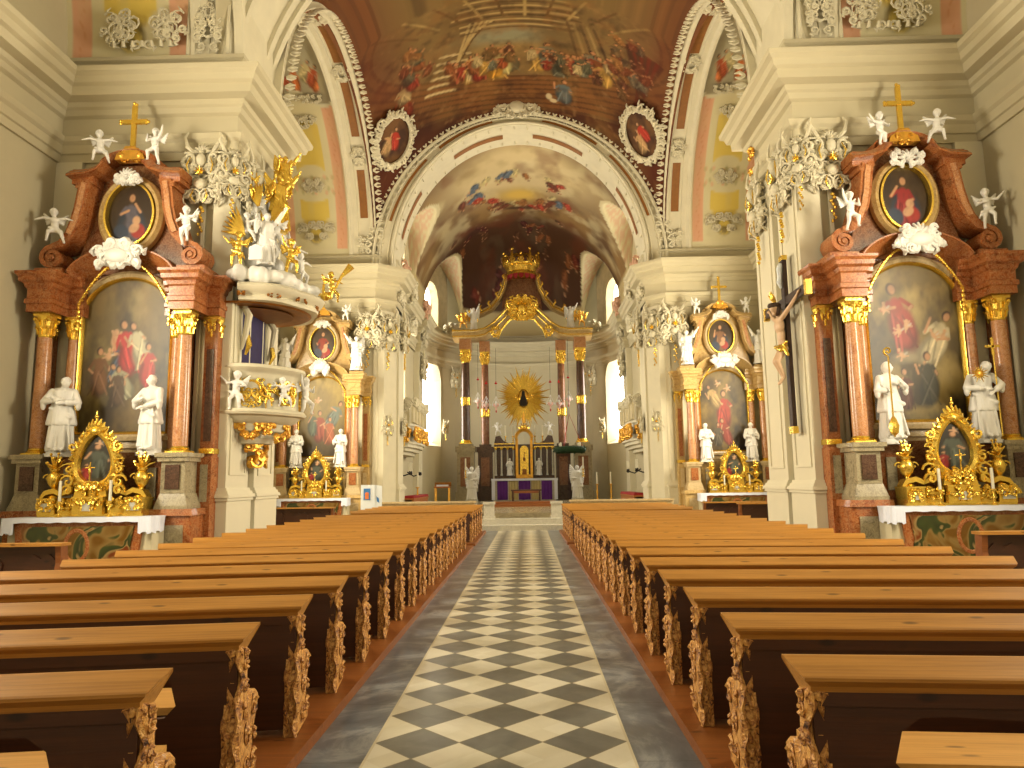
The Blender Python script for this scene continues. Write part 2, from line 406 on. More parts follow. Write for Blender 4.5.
# ------------------------------------------------------------------ painter: procedural pictures kept as vertex colours
class Canvas:
    def __init__(s, w, h, bg, seed=0):
        s.w, s.h = w, h; s.R = np.random.RandomState(seed)
        s.Y, s.X = np.mgrid[0:h, 0:w].astype(float); s.X /= (w-1); s.Y = s.Y/(h-1); s.NY = s.Y.copy()
        s.a = np.zeros((h, w, 3)); s.a[:] = bg; s.asp = w/h
    def grad(s, top, bot): s.a = np.array(bot)*(1-s.Y[..., None])+np.array(top)*s.Y[..., None]
    def vnoise(s, fx, fy):
        g = s.R.rand(int(fy)+3, int(fx)+3); x = s.X*fx; y = s.NY*fy; i = x.astype(int); j = y.astype(int)
        u = x-i; v = y-j; u = u*u*(3-2*u); v = v*v*(3-2*v)
        return (g[j, i]*(1-u)+g[j, i+1]*u)*(1-v)+(g[j+1, i]*(1-u)+g[j+1, i+1]*u)*v
    def fbm(s, f, o=4):
        t = 0; n = 0
        for k in range(o): t = t+s.vnoise(f*2**k*max(1, s.asp), f*2**k)*.5**k; n += .5**k
        return t/n
    def blend(s, m, col): m = np.clip(m, 0, 1)[..., None]; s.a = s.a*(1-m)+np.array(col)*m
    def clouds(s, f, col, lo=.45, hi=.7, k=1.): s.blend(np.clip((s.fbm(f)-lo)/(hi-lo), 0, 1)*k, col)
    def el(s, x, y, rx, ry, col, ang=0, soft=.25, k=1.):
        dx = (s.X-x)*1.0; dy = (s.Y-y)/s.asp; ca, sa = math.cos(ang), math.sin(ang); ry = ry/s.asp
        u = (dx*ca+dy*sa)/rx; v = (-dx*sa+dy*ca)/ry; d = np.sqrt(u*u+v*v)
        s.blend(np.clip((1-d)/soft, 0, 1)*k, col)
    def line(s, x0, y0, x1, y1, w, col, k=1.):
        dx, dy = x1-x0, (y1-y0)/s.asp; L = dx*dx+dy*dy+1e-9; px = s.X-x0; py = (s.Y-y0)/s.asp
        t = np.clip((px*dx+py*dy)/L, 0, 1); d = np.hypot(px-t*dx, py-t*dy); s.blend(np.clip((w-d)/(w*.4), 0, 1)*k, col)
    def fig(s, x, y, h, robe, skin=c(196, 146, 104), seed=0, ang=0, hair=c(56, 36, 22)):
        # a small painted person of canvas height h (fraction of height)
        R = np.random.RandomState(seed+7); hx = h/s.asp; sh = tuple(v*.45 for v in robe); li = tuple(min(1, v*1.5+.03) for v in robe)
        L = lambda px, py: (x+hx*(px*math.cos(ang)-py*math.sin(ang)), y+h*(px*math.sin(ang)+py*math.cos(ang)))
        a_ = L(0, .30); s.el(*a_, .20*hx, .34*h, sh, ang+R.uniform(-.3, .3), .3)
        a_ = L(.03, .34); s.el(*a_, .15*hx, .30*h, robe, ang+R.uniform(-.3, .3), .35)
        for k in range(4):
            p0 = L(R.uniform(-.12, .12), .55); p1 = L(R.uniform(-.2, .2), .05); s.line(*p0, *p1, .018*hx, li if k % 2 else sh, .8)
        a_ = L(0, .60); s.el(*a_, .11*hx, .15*h, robe, ang, .3)
        for sd in (-1, 1):
            p0 = L(.09*sd, .68); p1 = L((.15+.06*R.rand())*sd, .46+.16*R.rand()); p2 = L((.02+.2*R.rand())*sd, .45+.3*R.rand())
            s.line(*p0, *p1, .035*hx, robe); s.line(*p1, *p2, .024*hx, skin)
        a_ = L(0, .84); s.el(*a_, .078*hx, .095*h, hair, ang, .3); a_ = L(.012, .83); s.el(*a_, .055*hx, .072*h, skin, ang, .3)
    def putto(s, x, y, h, seed=0, skin=c(206, 160, 118)):
        R = np.random.RandomState(seed); hx = h/s.asp; an = R.uniform(-1, 1)
        s.el(x, y, .2*hx, .3*h, skin, an, .4); s.el(x+.25*hx*math.sin(-an), y+.33*h, .13*hx, .14*h, skin, 0, .3)
        for k in range(4):
            b = R.uniform(0, 6.28); s.line(x, y, x+math.cos(b)*.4*hx, y+math.sin(b)*.4*h, .06*hx, skin)
        s.el(x+.25*hx, y+.1*h, .2*hx, .09*h, c(210, 196, 170), .6, .4, .7)
    def at(s, u, v):
        x = np.clip(np.asarray(u), 0, 1)*(s.w-1); y = np.clip(np.asarray(v), 0, 1)*(s.h-1)
        i = np.minimum(x.astype(int), s.w-2); j = np.minimum(y.astype(int), s.h-2); fx = (x-i)[..., None]; fy = (y-j)[..., None]
        return (s.a[j, i]*(1-fx)+s.a[j, i+1]*fx)*(1-fy)+(s.a[j+1, i]*(1-fx)+s.a[j+1, i+1]*fx)*fy
def grid_mesh(name, P, C, mat='painted_plaster', smooth=True, wrap=False):
    # P: h x w x 3 positions, C: h x w x 3 colours
    h, w = P.shape[:2]; idx = np.arange(h*w).reshape(h, w)
    f = np.stack([idx[:-1, :-1], idx[:-1, 1:], idx[1:, 1:], idx[1:, :-1]], -1).reshape(-1, 4)
    me = bpy.data.meshes.new(name); me.from_pydata(P.reshape(-1, 3).tolist(), [], f.tolist())
    a = me.color_attributes.new('Col', 'FLOAT_COLOR', 'POINT'); q = np.ones((h*w, 4), 'f'); q[:, :3] = C.reshape(-1, 3)
    a.data.foreach_set('color', q.ravel()); me.materials.append(MATS[mat])
    if smooth: me.polygons.foreach_set('use_smooth', [True]*len(me.polygons))
    me.update(); return me
def picture(name, cv, z0, z1, halfw, y, parent, mat='oil_painting', nu=90, nv=130):
    # upright painting whose half width at height z is halfw(z); cv spans the bounding box; slightly thick panel behind
    zs = np.linspace(z0, z1, nv); hw = np.array([max(1e-4, halfw(z)) for z in zs]); W_ = hw.max()
    t = np.linspace(-1, 1, nu); X = hw[:, None]*t[None, :]; Z = np.repeat(zs[:, None], nu, 1)
    P = np.stack([X, np.full_like(X, y), Z], -1); C = cv.at((X/W_+1)/2, (Z-z0)/(z1-z0))
    return link(name, grid_mesh(name, P, C, mat, False), parent)
# ------------------------------------------------------------------ structure
# plan (half): nave half width 5.8 at the wall piers, chapels to 9.5, piers y 14..16.4, choir arch y 27.5..29.3
NW, CW = 5.8, 9.5
mb = MB(); mb.box(-9.9, 9.9, -9.4, 27.9, -.2, 0); struct(mb.build('floor', 'floor_stone'))
# choir floor and steps
mb = MB(); mb.box(-5.7, 5.7, 24.3, 44.6, 0, .50); struct(mb.build('floor_choir', 'marble_grey'))
mb = MB(); mb.box(-1.9, 1.9, 23.0, 24.3, 0, .17); mb.box(-1.35, 1.35, 23.5, 24.3, .17, .34); struct(mb.build('trim_1', 'marble_white'))

R_WALL = [(CW, -9), (CW, 14), (NW, 14), (NW, 16.4), (CW, 16.4), (CW, 27.5), (5.75, 27.5), (5.0, 28.0), (5.0, 29.3), (5.6, 29.3), (5.6, 38.5)]
def wall_strip(path, z0, z1, wins, t_out=.9):
    # wins: (segment, s0, s1, sill, spring, rise) arched openings with splayed reveals
    mb = MB(); panes = []
    for i in range(len(path)-1):
        a = Vector(path[i]); b = Vector(path[i+1]); L = (b-a).length; d = (b-a)/L; nrm = Vector((-d.y, d.x))
        def q(s, z, off=0): p = a+d*s-nrm*off; return (p.x, p.y, z)
        ws = sorted([w for w in wins if w[0] == i], key=lambda w: w[1]); cur = 0
        spans = sorted(set((w[1], w[2]) for w in ws))
        for (s0, s1) in spans:
            if s0 > cur: mb.add([q(cur, z0), q(s0, z0), q(s0, z1), q(cur, z1)], [(0, 1, 2, 3)])
            N = 10; rows = sorted([w for w in ws if (w[1], w[2]) == (s0, s1)], key=lambda w: w[3])
            for k in range(N):
                ta, tb = k/N, (k+1)/N; sa = s0+(s1-s0)*ta; sb = s0+(s1-s0)*tb; za = zb = z0
                for w in rows:
                    top = lambda t: w[4]+w[5]*math.sqrt(max(0, 1-(2*t-1)**2))
                    mb.add([q(sa, za), q(sb, zb), q(sb, w[3]), q(sa, w[3])], [(0, 1, 2, 3)])
                    za, zb = top(ta), top(tb)
                mb.add([q(sa, za), q(sb, zb), q(sb, z1), q(sa, z1)], [(0, 1, 2, 3)])
            for w in rows:
                out = [(s0, w[3]), (s1, w[3])]+[(s0+(s1-s0)*(1-k/N), w[4]+w[5]*math.sqrt(max(0, 1-(1-2*k/N)**2))) for k in range(N+1)]
                sp = .78; cs = (s0+s1)/2; cz = (w[3]+w[4]+w[5])/2
                inn = [(cs+(s-cs)*sp, cz+(z-cz)*(.5+.5*sp)) for s, z in out]; n = len(out)
                mb.add([q(s, z) for s, z in out]+[q(s, z, t_out*.7) for s, z in inn], [(j, (j+1) % n, n+(j+1) % n, n+j) for j in range(n)])
                panes.append(([q(s, z, t_out*.7) for s, z in inn], [q(s, z, t_out*.7-.05) for s, z in inn], q, cs, inn, w, t_out*.7))
            cur = s1
        if cur < L: mb.add([q(cur, z0), q(L, z0), q(L, z1), q(cur, z1)], [(0, 1, 2, 3)])
    return mb, panes
WIN_N = [0]
def window(pane, mat, mirror=False):
    out, inn, q, cs, o2, w, dep = pane; WIN_N[0] += 1; nm = 'window_%d' % WIN_N[0]
    fr = MB(); n = len(out); zs = [z for s, z in o2]; ss = [s for s, z in o2]; s0, s1, z0, z1 = min(ss), max(ss), min(zs), max(zs)
    cz = (z0+z1)/2
    r2 = [(cs+(s-cs)*.9, cz+(z-cz)*.96) for s, z in o2]
    A = [q(s, z, dep-.06) for s, z in o2]; B = [q(s, z, dep-.06) for s, z in r2]; C_ = [q(s, z, dep) for s, z in r2]
    fr.add(A+B+C_, [(j, (j+1) % n, n+(j+1) % n, n+j) for j in range(n)]+[(n+j, n+(j+1) % n, 2*n+(j+1) % n, 2*n+j) for j in range(n)])
    def bar(sa, za, sb, zb, h=.025):
        if abs(sa-sb) < 1e-6: vs = [q(sa-h, za, dep-.04), q(sa+h, za, dep-.04), q(sa+h, zb, dep-.04), q(sa-h, zb, dep-.04)]; vb = [q(sa-h, za, dep), q(sa+h, za, dep), q(sa+h, zb, dep), q(sa-h, zb, dep)]
        else: vs = [q(sa, za-h, dep-.04), q(sb, za-h, dep-.04), q(sb, za+h, dep-.04), q(sa, za+h, dep-.04)]; vb = [q(sa, za-h, dep), q(sb, za-h, dep), q(sb, za+h, dep), q(sa, za+h, dep)]
        fr.add(vs+vb, [(0, 1, 2, 3), (0, 4, 5, 1), (1, 5, 6, 2), (2, 6, 7, 3), (3, 7, 4, 0)])
    bar(cs, z0+.03, cs, z1-.05)
    k = z0+.6
    while k < w[4]-.1: bar(s0+.02, k, s1-.02, k, .018); k += .6
    pn = MB(); pn.add(out, [tuple(range(n))])
    if mirror: fr = fr.mir(); pn = pn.mir()
    f = struct(fr.build(nm, 'stucco')); pn.build('glass_pane', mat, f)
# windows: chapels behind the piers (bay centre y 8 and 22), choir bay y 32.5
wins = [(0, 15.2, 18.8, 3.6, 7.0, 1.2), (5-1, 0, 0, 0, 0, 0)]
wins = [(0, 14.8, 18.6, 3.4, 6.8, 1.2), (0, 3.5, 7.5, 3.4, 6.8, 1.2), (4, 3.8, 7.3, 3.4, 6.8, 1.2), (9, 2.2, 4.4, 4.0, 7.4, .8)]
wins = [w for w in wins]
for mirror in (False, True):
    m, panes = wall_strip(R_WALL, 0, 10.1, wins)
    if mirror: m = m.mir()
    struct(m.build('wall_left' if mirror else 'wall_right', 'plaster'))
    for i, p in enumerate(panes): window(p, ['window_day_rear' if p[5][1] < 8 and p[5][0] == 0 else 'window_day_nave', 'window_day_rear' if p[5][1] < 8 and p[5][0] == 0 else 'window_day_nave', 'window_day_bay', 'window_day_choir'][i], mirror)
# apse: half ring, windows at the shoulders
ACY, AR = 38.5, 5.6
AANG = [0, .08, .55]+[.55+(PI-1.10)*i/10 for i in range(1, 11)]+[PI-.08, PI]
apath = [(AR*math.cos(a), ACY+AR*math.sin(a)) for a in AANG]
# window in segments 1 (right shoulder) and 12 (left shoulder)
segL = (Vector(apath[1])-Vector(apath[2])).length
aw = [(1, .1, segL-.1, 3.6, 7.5, .9), (12, .1, segL-.1, 3.6, 7.5, .9)]
m, panes = wall_strip(apath, .5, 10.1, aw, .7); struct(m.build('wall_apse', 'plaster'))
for p in panes: window(p, 'window_day_choir')
# unseen west wall; its broad glowing window is added to light front-facing surfaces
m, panes = wall_strip([(-CW, -9), (CW, -9)], 0, 16.5, [(0, 6.5, 12.5, 5.5, 11.5, 2.4)]); struct(m.build('wall_back', 'plaster'))
for p in panes: window(p, 'window_day_rear')

# --- entablature all the way round
ENT = [(0, 8.25), (.06, 8.25), (.06, 8.42), (.10, 8.44), (.10, 8.62), (.16, 8.68), (.20, 8.78), (.04, 8.80), (.04, 9.22), (.12, 9.26), (.16, 9.36), (.22, 9.40),
       (.24, 9.50), (.44, 9.54), (.46, 9.72), (.54, 9.76), (.58, 9.88), (.66, 9.94), (.68, 10.04), (.30, 10.08), (.14, 10.10), (.12, 10.42), (.18, 10.46), (.18, 10.54), (0, 10.56)]
RW2 = [(CW, -9), (CW, 14), (NW, 14), (NW, 16.4), (CW, 16.4), (CW, 27.5), (5.75, 27.5), (5.1, 28.1), (5.1, 29.3), (5.55, 29.7), (5.55, 36.2), (5.3, 36.2), (5.3, 37.4), (5.55, 37.4), (5.55, 38.5)]
n_ = 28; ap2 = [(5.55*math.cos(PI*i/n_), ACY+5.55*math.sin(PI*i/n_)) for i in range(1, n_//2+1)]
full = RW2+ap2; full = full+[(-x, y) for x, y in reversed(full[:-1])]
mb = MB(); mb.sweep(full, ENT); struct(mb.build('trim_2', 'plaster'))
# --- pier pilasters, pedestals
mb = MB()
def pil(mb, x0, x1, y0, y1, z0=1.4, z1=8.25):
    mb.box(x0, x1, y0, y1, z0, z1)
def base(mb, x0, x1, y0, y1, g=.06):
    mb.box(x0-g, x1+g, y0-g, y1+g, 0, 1.25); mb.box(x0-g-.05, x1+g+.05, y0-g-.05, y1+g+.05, 0, .18, .04, .04)
    for k, (z, e) in enumerate(((1.25, .10), (1.31, .13), (1.37, .09), (1.43, .05))): mb.box(x0-e, x1+e, y0-e, y1+e, z, z+.07, .015, .015)
# nave-side faces of wall piers (x = 5.8) and corner returns
pil(mb, NW-.12, NW+.35, 14-.12, 14+.98); base(mb, NW-.12, NW+.35, 14-.12, 14+.98)
pil(mb, NW-.12, NW+.35, 15.32, 16.52); base(mb, NW-.12, NW+.35, 15.32, 16.52)
pil(mb, NW+.55, NW+.62, 14-.07, 14.05, 1.0)
pil(mb, 8.95, 9.5, 13.9, 14.02); 
# choir arch piers
pil(mb, 5.55, 6.35, 27.38, 27.6); base(mb, 5.55, 6.35, 27.38, 27.6)
pil(mb, 6.75, 6.9, 27.42, 27.6, 1.0)
pil(mb, 4.9, 5.2, 28.15, 29.3); base(mb, 4.9, 5.2, 28.15, 29.3)
pil(mb, 5.3, 5.6, 36.2, 37.4, .5); pil(mb, 5.35, 5.6, 29.6, 30.3, .5)
mb.both(); struct(mb.build('trim_3', 'plaster_light', smooth=True))
# diagonal corner shaft of the choir piers
mb = MB(); mb.prism([(5.35, 27.45), (5.75, 27.35), (5.05, 28.15), (4.95, 27.95)], 0, 8.3, 'z'); mb.both(); struct(mb.build('trim_4', 'stucco'))
# picture-rail panel mouldings on pilaster faces
mb = MB()
for (y0, y1) in ((14.0, 14.82), (15.5, 16.34)):
    for (a, b, z0, z1) in ((y0, y0+.05, 1.75, 7.9), (y1-.05, y1, 1.75, 7.9), (y0+.05, y1-.05, 1.75, 1.80), (y0+.05, y1-.05, 7.85, 7.9)): mb.box(NW-.145, NW-.11, a, b, z0, z1)
mb.both(); struct(mb.build('trim_5', 'plaster_light'))

# --- crossing bay: sail vault with the great fresco, side archivolts, painted chapel barrels
YC, RX, RY, Z0, KZ = 21.95, 5.8, 5.55, 10.1, 1.07
R2 = RX*RX+RY*RY
def sail(x, y): return Z0+KZ*np.sqrt(np.maximum(.01, R2-x*x-(y-YC)**2))
def dome_canvas():
    C_ = Canvas(420, 360, c(118, 84, 40), 3); C_.Y = C_.Y*1.3; C_.asp = C_.asp*1.3
    # canvas: X across the nave, Y=0 far arch edge .. Y=1 overhead centre
    C_.grad(c(150, 128, 84), c(96, 58, 28)); C_.a = np.clip(C_.a, 0, 1); C_.clouds(3, c(60, 34, 20), .4, .75, .7); C_.clouds(5, c(170, 140, 84), .55, .8, .5)
    def ringm(r0, r1): # elliptical rings = painted steps curving below the scene
        d = np.sqrt(((C_.X-.5)/.62)**2+((C_.Y-1.02)/.92)**2); return ((d > r0) & (d < r1)).astype(float)
    C_.blend(ringm(.0, .70)*.9, c(132, 112, 72))
    C_.blend(np.exp(-((C_.X-.47)/.13)**2-((C_.Y-.80)/.10)**2)*1.2, c(150, 152, 128)); C_.blend(np.exp(-((C_.X-.48)/.13)**2-((C_.Y-.66)/.05)**2)*.9, c(176, 150, 96))
    C_.clouds(6, c(92, 70, 36), .5, .8, .5)
    for k in range(7): C_.blend(ringm(.70+.045*k, .716+.045*k)*.6, c(96, 60, 28)); C_.blend(ringm(.716+.045*k, .745+.045*k)*.6, c(138, 94, 48))
    C_.blend(ringm(1.04, 9)*.85, c(84, 44, 24)); C_.blend(np.clip(C_.fbm(7)-.35, 0, 1)*ringm(.9, 9)*1.0, c(52, 26, 16))
    # trompe architecture at left: white steps and entablature blocks
    for k in range(6): C_.line(.20+.012*k, .42+.06*k, .29+.012*k, .36+.062*k, .009, c(206, 192, 150)); C_.line(.21+.012*k, .40+.06*k, .30+.012*k, .34+.062*k, .004, c(110, 88, 54))
    for k in range(5): C_.line(.30+.016*k, .55+.08*k, .36+.018*k, .98, .005, c(196, 178, 128)); C_.line(.31+.016*k, .55+.08*k, .37+.018*k, .98, .003, c(98, 76, 44))
    for k in range(4): C_.line(.33, .88+.03*k, .68, .90+.03*k, .006, c(190, 172, 124) if k % 2 else c(104, 84, 52))
    for k in range(5): C_.line(.66+.02*k, .99, .70+.03*k, .62-.02*k, .006, c(160, 140, 96) if k % 2 else c(92, 70, 44))
    for k in range(7): C_.line(.30+.01*k, 1.02+.04*k, .70-.01*k, 1.03+.04*k, .007, c(186, 166, 116) if k % 2 else c(96, 76, 46))
    for k in range(10): C_.line(.08+.09*k, 1.28, .20+.066*k, 1.02, .006, c(176, 156, 106) if k % 2 else c(110, 86, 50))
    C_.clouds(5, c(128, 108, 66), .5, .7, .45)
    # dark curtain at right
    for k in range(9): C_.line(.94-.012*k, .98, .86+.01*k, .12+.02*k, .012, c(120, 54, 26) if k % 2 else c(88, 62, 34))
    robes = [c(160, 84, 44), c(190, 158, 84), c(116, 118, 100), c(150, 62, 40), c(184, 170, 128), c(92, 92, 70), c(140, 88, 48)]
    rnd = random.Random(5)
    for k in range(10): C_.fig(.30+.19*k/9+rnd.uniform(-.01, .01), .34+rnd.uniform(0, .07), .20+.05*rnd.random(), rnd.choice(robes), seed=k)
    C_.fig(.45, .38, .30, c(190, 186, 132), seed=40); C_.fig(.43, .36, .22, c(206, 160, 60), seed=41)
    for k in range(14): C_.fig(.57+.22*k/13+rnd.uniform(-.01, .01), .38+rnd.uniform(0, .16), .20+.05*rnd.random(), rnd.choice(robes), seed=60+k)
    for k in range(5): C_.fig(.80+.025*k, .55+rnd.uniform(0, .1), .18, rnd.choice(robes), seed=90+k)
    for k in range(9): C_.fig(.10+.012*k+rnd.uniform(-.02, .02), .2+.07*k, .20, rnd.choice(robes), seed=120+k)
    for k in range(26):
        x_ = rnd.uniform(.16, .86); C_.fig(x_, .47+rnd.uniform(-.03, .10)-.12*abs(x_-.5), .13+.04*rnd.random(), rnd.choice(robes+[c(110, 88, 52), c(96, 60, 36)]), seed=200+k)
    for k in range(16): C_.fig(rnd.choice((rnd.uniform(.12, .26), rnd.uniform(.76, .9))), rnd.uniform(.6, .95), .15, rnd.choice([c(120, 70, 40), c(150, 110, 60), c(96, 84, 60)]), seed=240+k, ang=rnd.uniform(-.6, .6))
    C_.fig(.66, .16, .24, c(104, 118, 124), seed=150); C_.el(.61, .2, .012, .03, c(200, 190, 160)); C_.el(.625, .17, .014, .02, c(200, 190, 160))
    C_.clouds(12, c(150, 110, 60), .55, .8, .35); C_.clouds(18, c(50, 30, 16), .5, .85, .5); C_.clouds(34, c(170, 140, 92), .6, .85, .35); C_.blend(np.clip((np.abs(C_.X-.5)-.30)/.14, 0, 1)*.6*np.clip(C_.fbm(6)+.3, 0, 1), c(104, 46, 26)); C_.a = np.clip(C_.a, 0, 1)**1.12*np.array([1.06, .92, .78]); return C_
def sail_mesh(name, yc, canv, nu, nv, pw=1.0):
    u = np.linspace(-1, 1, nu); v = np.linspace(0, 1, nv)**pw      # v=0 at far arch
    X = np.repeat(u[None, :], nv, 0)*RX; Yl = yc+RY-2*RY*np.repeat(v[:, None], nu, 1)
    Z = Z0+KZ*np.sqrt(np.maximum(.01, R2-X*X-(Yl-yc)**2)); P = np.stack([X*(1+(.075*(yc+RY-Yl)/(2*RY) if canv else .075*(1-(yc+RY-Yl)/(2*RY)))), Yl, Z], -1)
    C_ = canv.at((X/RX+1)/2, np.clip((yc+RY-Yl)/3.4/1.3, 0, 1)) if canv else np.broadcast_to(np.array(c(196, 184, 150)), P.shape)
    return grid_mesh(name, P, np.ascontiguousarray(C_))
struct(link('ceiling_crossing', sail_mesh('ceiling_crossing', YC, dome_canvas(), 300, 220, 1.7)))
struct(link('ceiling_nave', sail_mesh('ceiling_nave', 14-RY, None, 24, 24)))
mb = MB(); mb.box(-CW, CW, -9.2, 2.95, 16.3, 16.5); struct(mb.build('ceiling_organ_bay', 'plaster'))
# nave transverse arch above the piers (y 14..16.4)
def arch_band(mb, rx, rz, y0, y1, rx2, rz2, n=40, zc=Z0):
    # solid arch ring between an inner and an outer half ellipse
    a = [(rx*math.cos(PI*i/n), zc+rz*math.sin(PI*i/n)) for i in range(n+1)]; b = [(rx2*math.cos(PI*i/n), zc+rz2*math.sin(PI*i/n)) for i in range(n+1)]
    vs = [(x, y0, z) for x, z in a]+[(x, y0, z) for x, z in b]+[(x, y1, z) for x, z in b]+[(x, y1, z) for x, z in a]; m = n+1; fs = []
    for i in range(n):
        for k in range(4): k2 = (k+1) % 4; fs.append((k*m+i, k*m+i+1, k2*m+i+1, k2*m+i))
    mb.add(vs, fs)
mb = MB(); arch_band(mb, 6.22, 6.24, 14.0, 16.4, 7.0, 7.2); arch_band(mb, 6.12, 6.14, 14.0, 14.2, 6.3, 6.4); arch_band(mb, 6.12, 6.14, 14.45, 14.6, 6.3, 6.4); arch_band(mb, 6.12, 6.14, 15.8, 15.95, 6.3, 6.4); arch_band(mb, 6.12, 6.14, 16.2, 16.4, 6.3, 6.4); struct(mb.build('trim_6', 'stucco', smooth=True))
# choir arch
def ell_pts(rx, rz, n=56, zc=Z0, a0=0, a1=PI): return [(rx*math.cos(a0+(a1-a0)*i/n), zc+rz*math.sin(a0+(a1-a0)*i/n)) for i in range(n+1)]
mb = MB(); arch_band(mb, 5.02, 5.88, 27.5, 29.3, 5.9, 6.35, 56)
for (rx, rz, w, d) in ((5.84, 6.30, .06, .16), (5.60, 6.18, .03, .08), (5.10, 5.95, .05, .10), (5.26, 6.03, .025, .06)):
    mb.vsweep(ell_pts(rx, rz), [(-w, 0), (-w, d*.6), (-w*.5, d), (w*.5, d), (w, d*.6), (w, 0)], 27.5)
struct(mb.build('trim_7', 'stucco', smooth=True))
mb = MB()
for k, (a0, a1) in enumerate(((.10, .26), (.30, .44), (.56, .70), (.74, .90))):
    mb.vsweep(ell_pts(5.43, 6.10, 14, Z0, a0*PI, a1*PI), [(-.05, 0), (-.05, .03), (.05, .03), (.05, 0)], 27.49)
for k, (a0, a1) in enumerate(((.08, .2), (.32, .46), (.54, .68), (.80, .92))):
    n = 10; vs = []
    for x, z in ell_pts(5.0, 5.86, n, Z0, a0*PI, a1*PI): vs += [(x, 28.25, z), (x, 28.6, z)]
    mb.add(vs, [(2*i, 2*i+1, 2*i+3, 2*i+2) for i in range(n)])
struct(mb.build('trim_8', 'ochre_inlay', smooth=True))
mb = MB(); mb.box(7.2, 7.4, 29.3, 45.6, 0, 16.2); mb.box(-7.4, -7.2, 29.3, 45.6, 0, 16.2); mb.box(-7.4, 7.4, 45.4, 45.6, 0, 16.2); mb.box(-7.4, 7.4, 27.6, 45.6, 16.6, 16.8); struct(mb.build('wall_choir_outer', 'plaster'))
# wall above choir arch spandrel behind sail vault
mb = MB(); mb.box(-6.6, -5.7, 27.5, 29.3, 10.0, 17.5); mb.box(5.7, 6.6, 27.5, 29.3, 10.0, 17.5); struct(mb.build('wall_spandrel', 'stucco'))

def chapel_canvas():
    # X: along the arch from springing (0) over the crown (1) to the other springing; we use 0..1 mirrored.  Y: across barrel
    C_ = Canvas(200, 400, c(226, 212, 168), 9)  # here Y = arch position 0..1 (springing..crown), X across
    P_, Yl, G = c(232, 176, 140), c(232, 204, 100), c(206, 200, 160)
    def rect(x0, x1, y0, y1, col, k=1.): C_.blend(((C_.X > x0) & (C_.X < x1) & (C_.Y > y0) & (C_.Y < y1)).astype(float)*k, col)
    rect(.0, 1, .0, .70, c(228, 216, 176)); rect(.06, .94, .04, .66, P_); rect(.20, .80, .04, .66, c(226, 214, 172))
    rect(.30, .70, .38, .58, Yl); C_.el(.5, .58, .2, .03, Yl); C_.el(.5, .38, .2, .03, c(226, 214, 172))
    C_.el(.5, .20, .22, .075, Yl); rect(.30, .70, .18, .26, Yl); C_.el(.5, .265, .2, .02, c(226, 214, 172))
    C_.el(.5, .11, .13, .05, c(150, 132, 84)); C_.el(.5, .105, .09, .04, Yl); C_.el(.5, .09, .05, .02, c(150, 132, 84))
    for k in range(26):
        a = k*1.7; C_.el(.5+.3*math.sin(a), .32+.035*math.cos(a*1.3), .03, .012, (P_ if k % 2 else c(186, 176, 124)), a, .5, .7)
    for k in range(40):
        y = .05+.6*k/39; C_.el(.13+.02*math.sin(k*1.3), y, .012, .006, c(220, 150, 110), k, .5, .8); C_.el(.87+.02*math.sin(k*1.1), y, .012, .006, c(220, 150, 110), k, .5, .8)
    m = ((C_.Y > .70+.035*np.cos((C_.X-.5)*9))).astype(float); C_.blend(m, c(178, 170, 142))
    C_.blend(m*np.clip(C_.fbm(5)-.3, 0, 1)*1.0, c(120, 92, 60))
    for k in range(8): C_.fig(.2+.08*k, .72+.03*(k % 3), .15, [c(206, 116, 60), c(176, 84, 50), c(196, 180, 130)][k % 3], seed=k+3, ang=.8*math.sin(k))
    C_.blend((np.abs(C_.Y-.695-.035*np.cos((C_.X-.5)*9)) < .008).astype(float), c(222, 212, 180))
    C_.clouds(9, c(214, 200, 150), .5, .8, .25); return C_
CH = chapel_canvas()
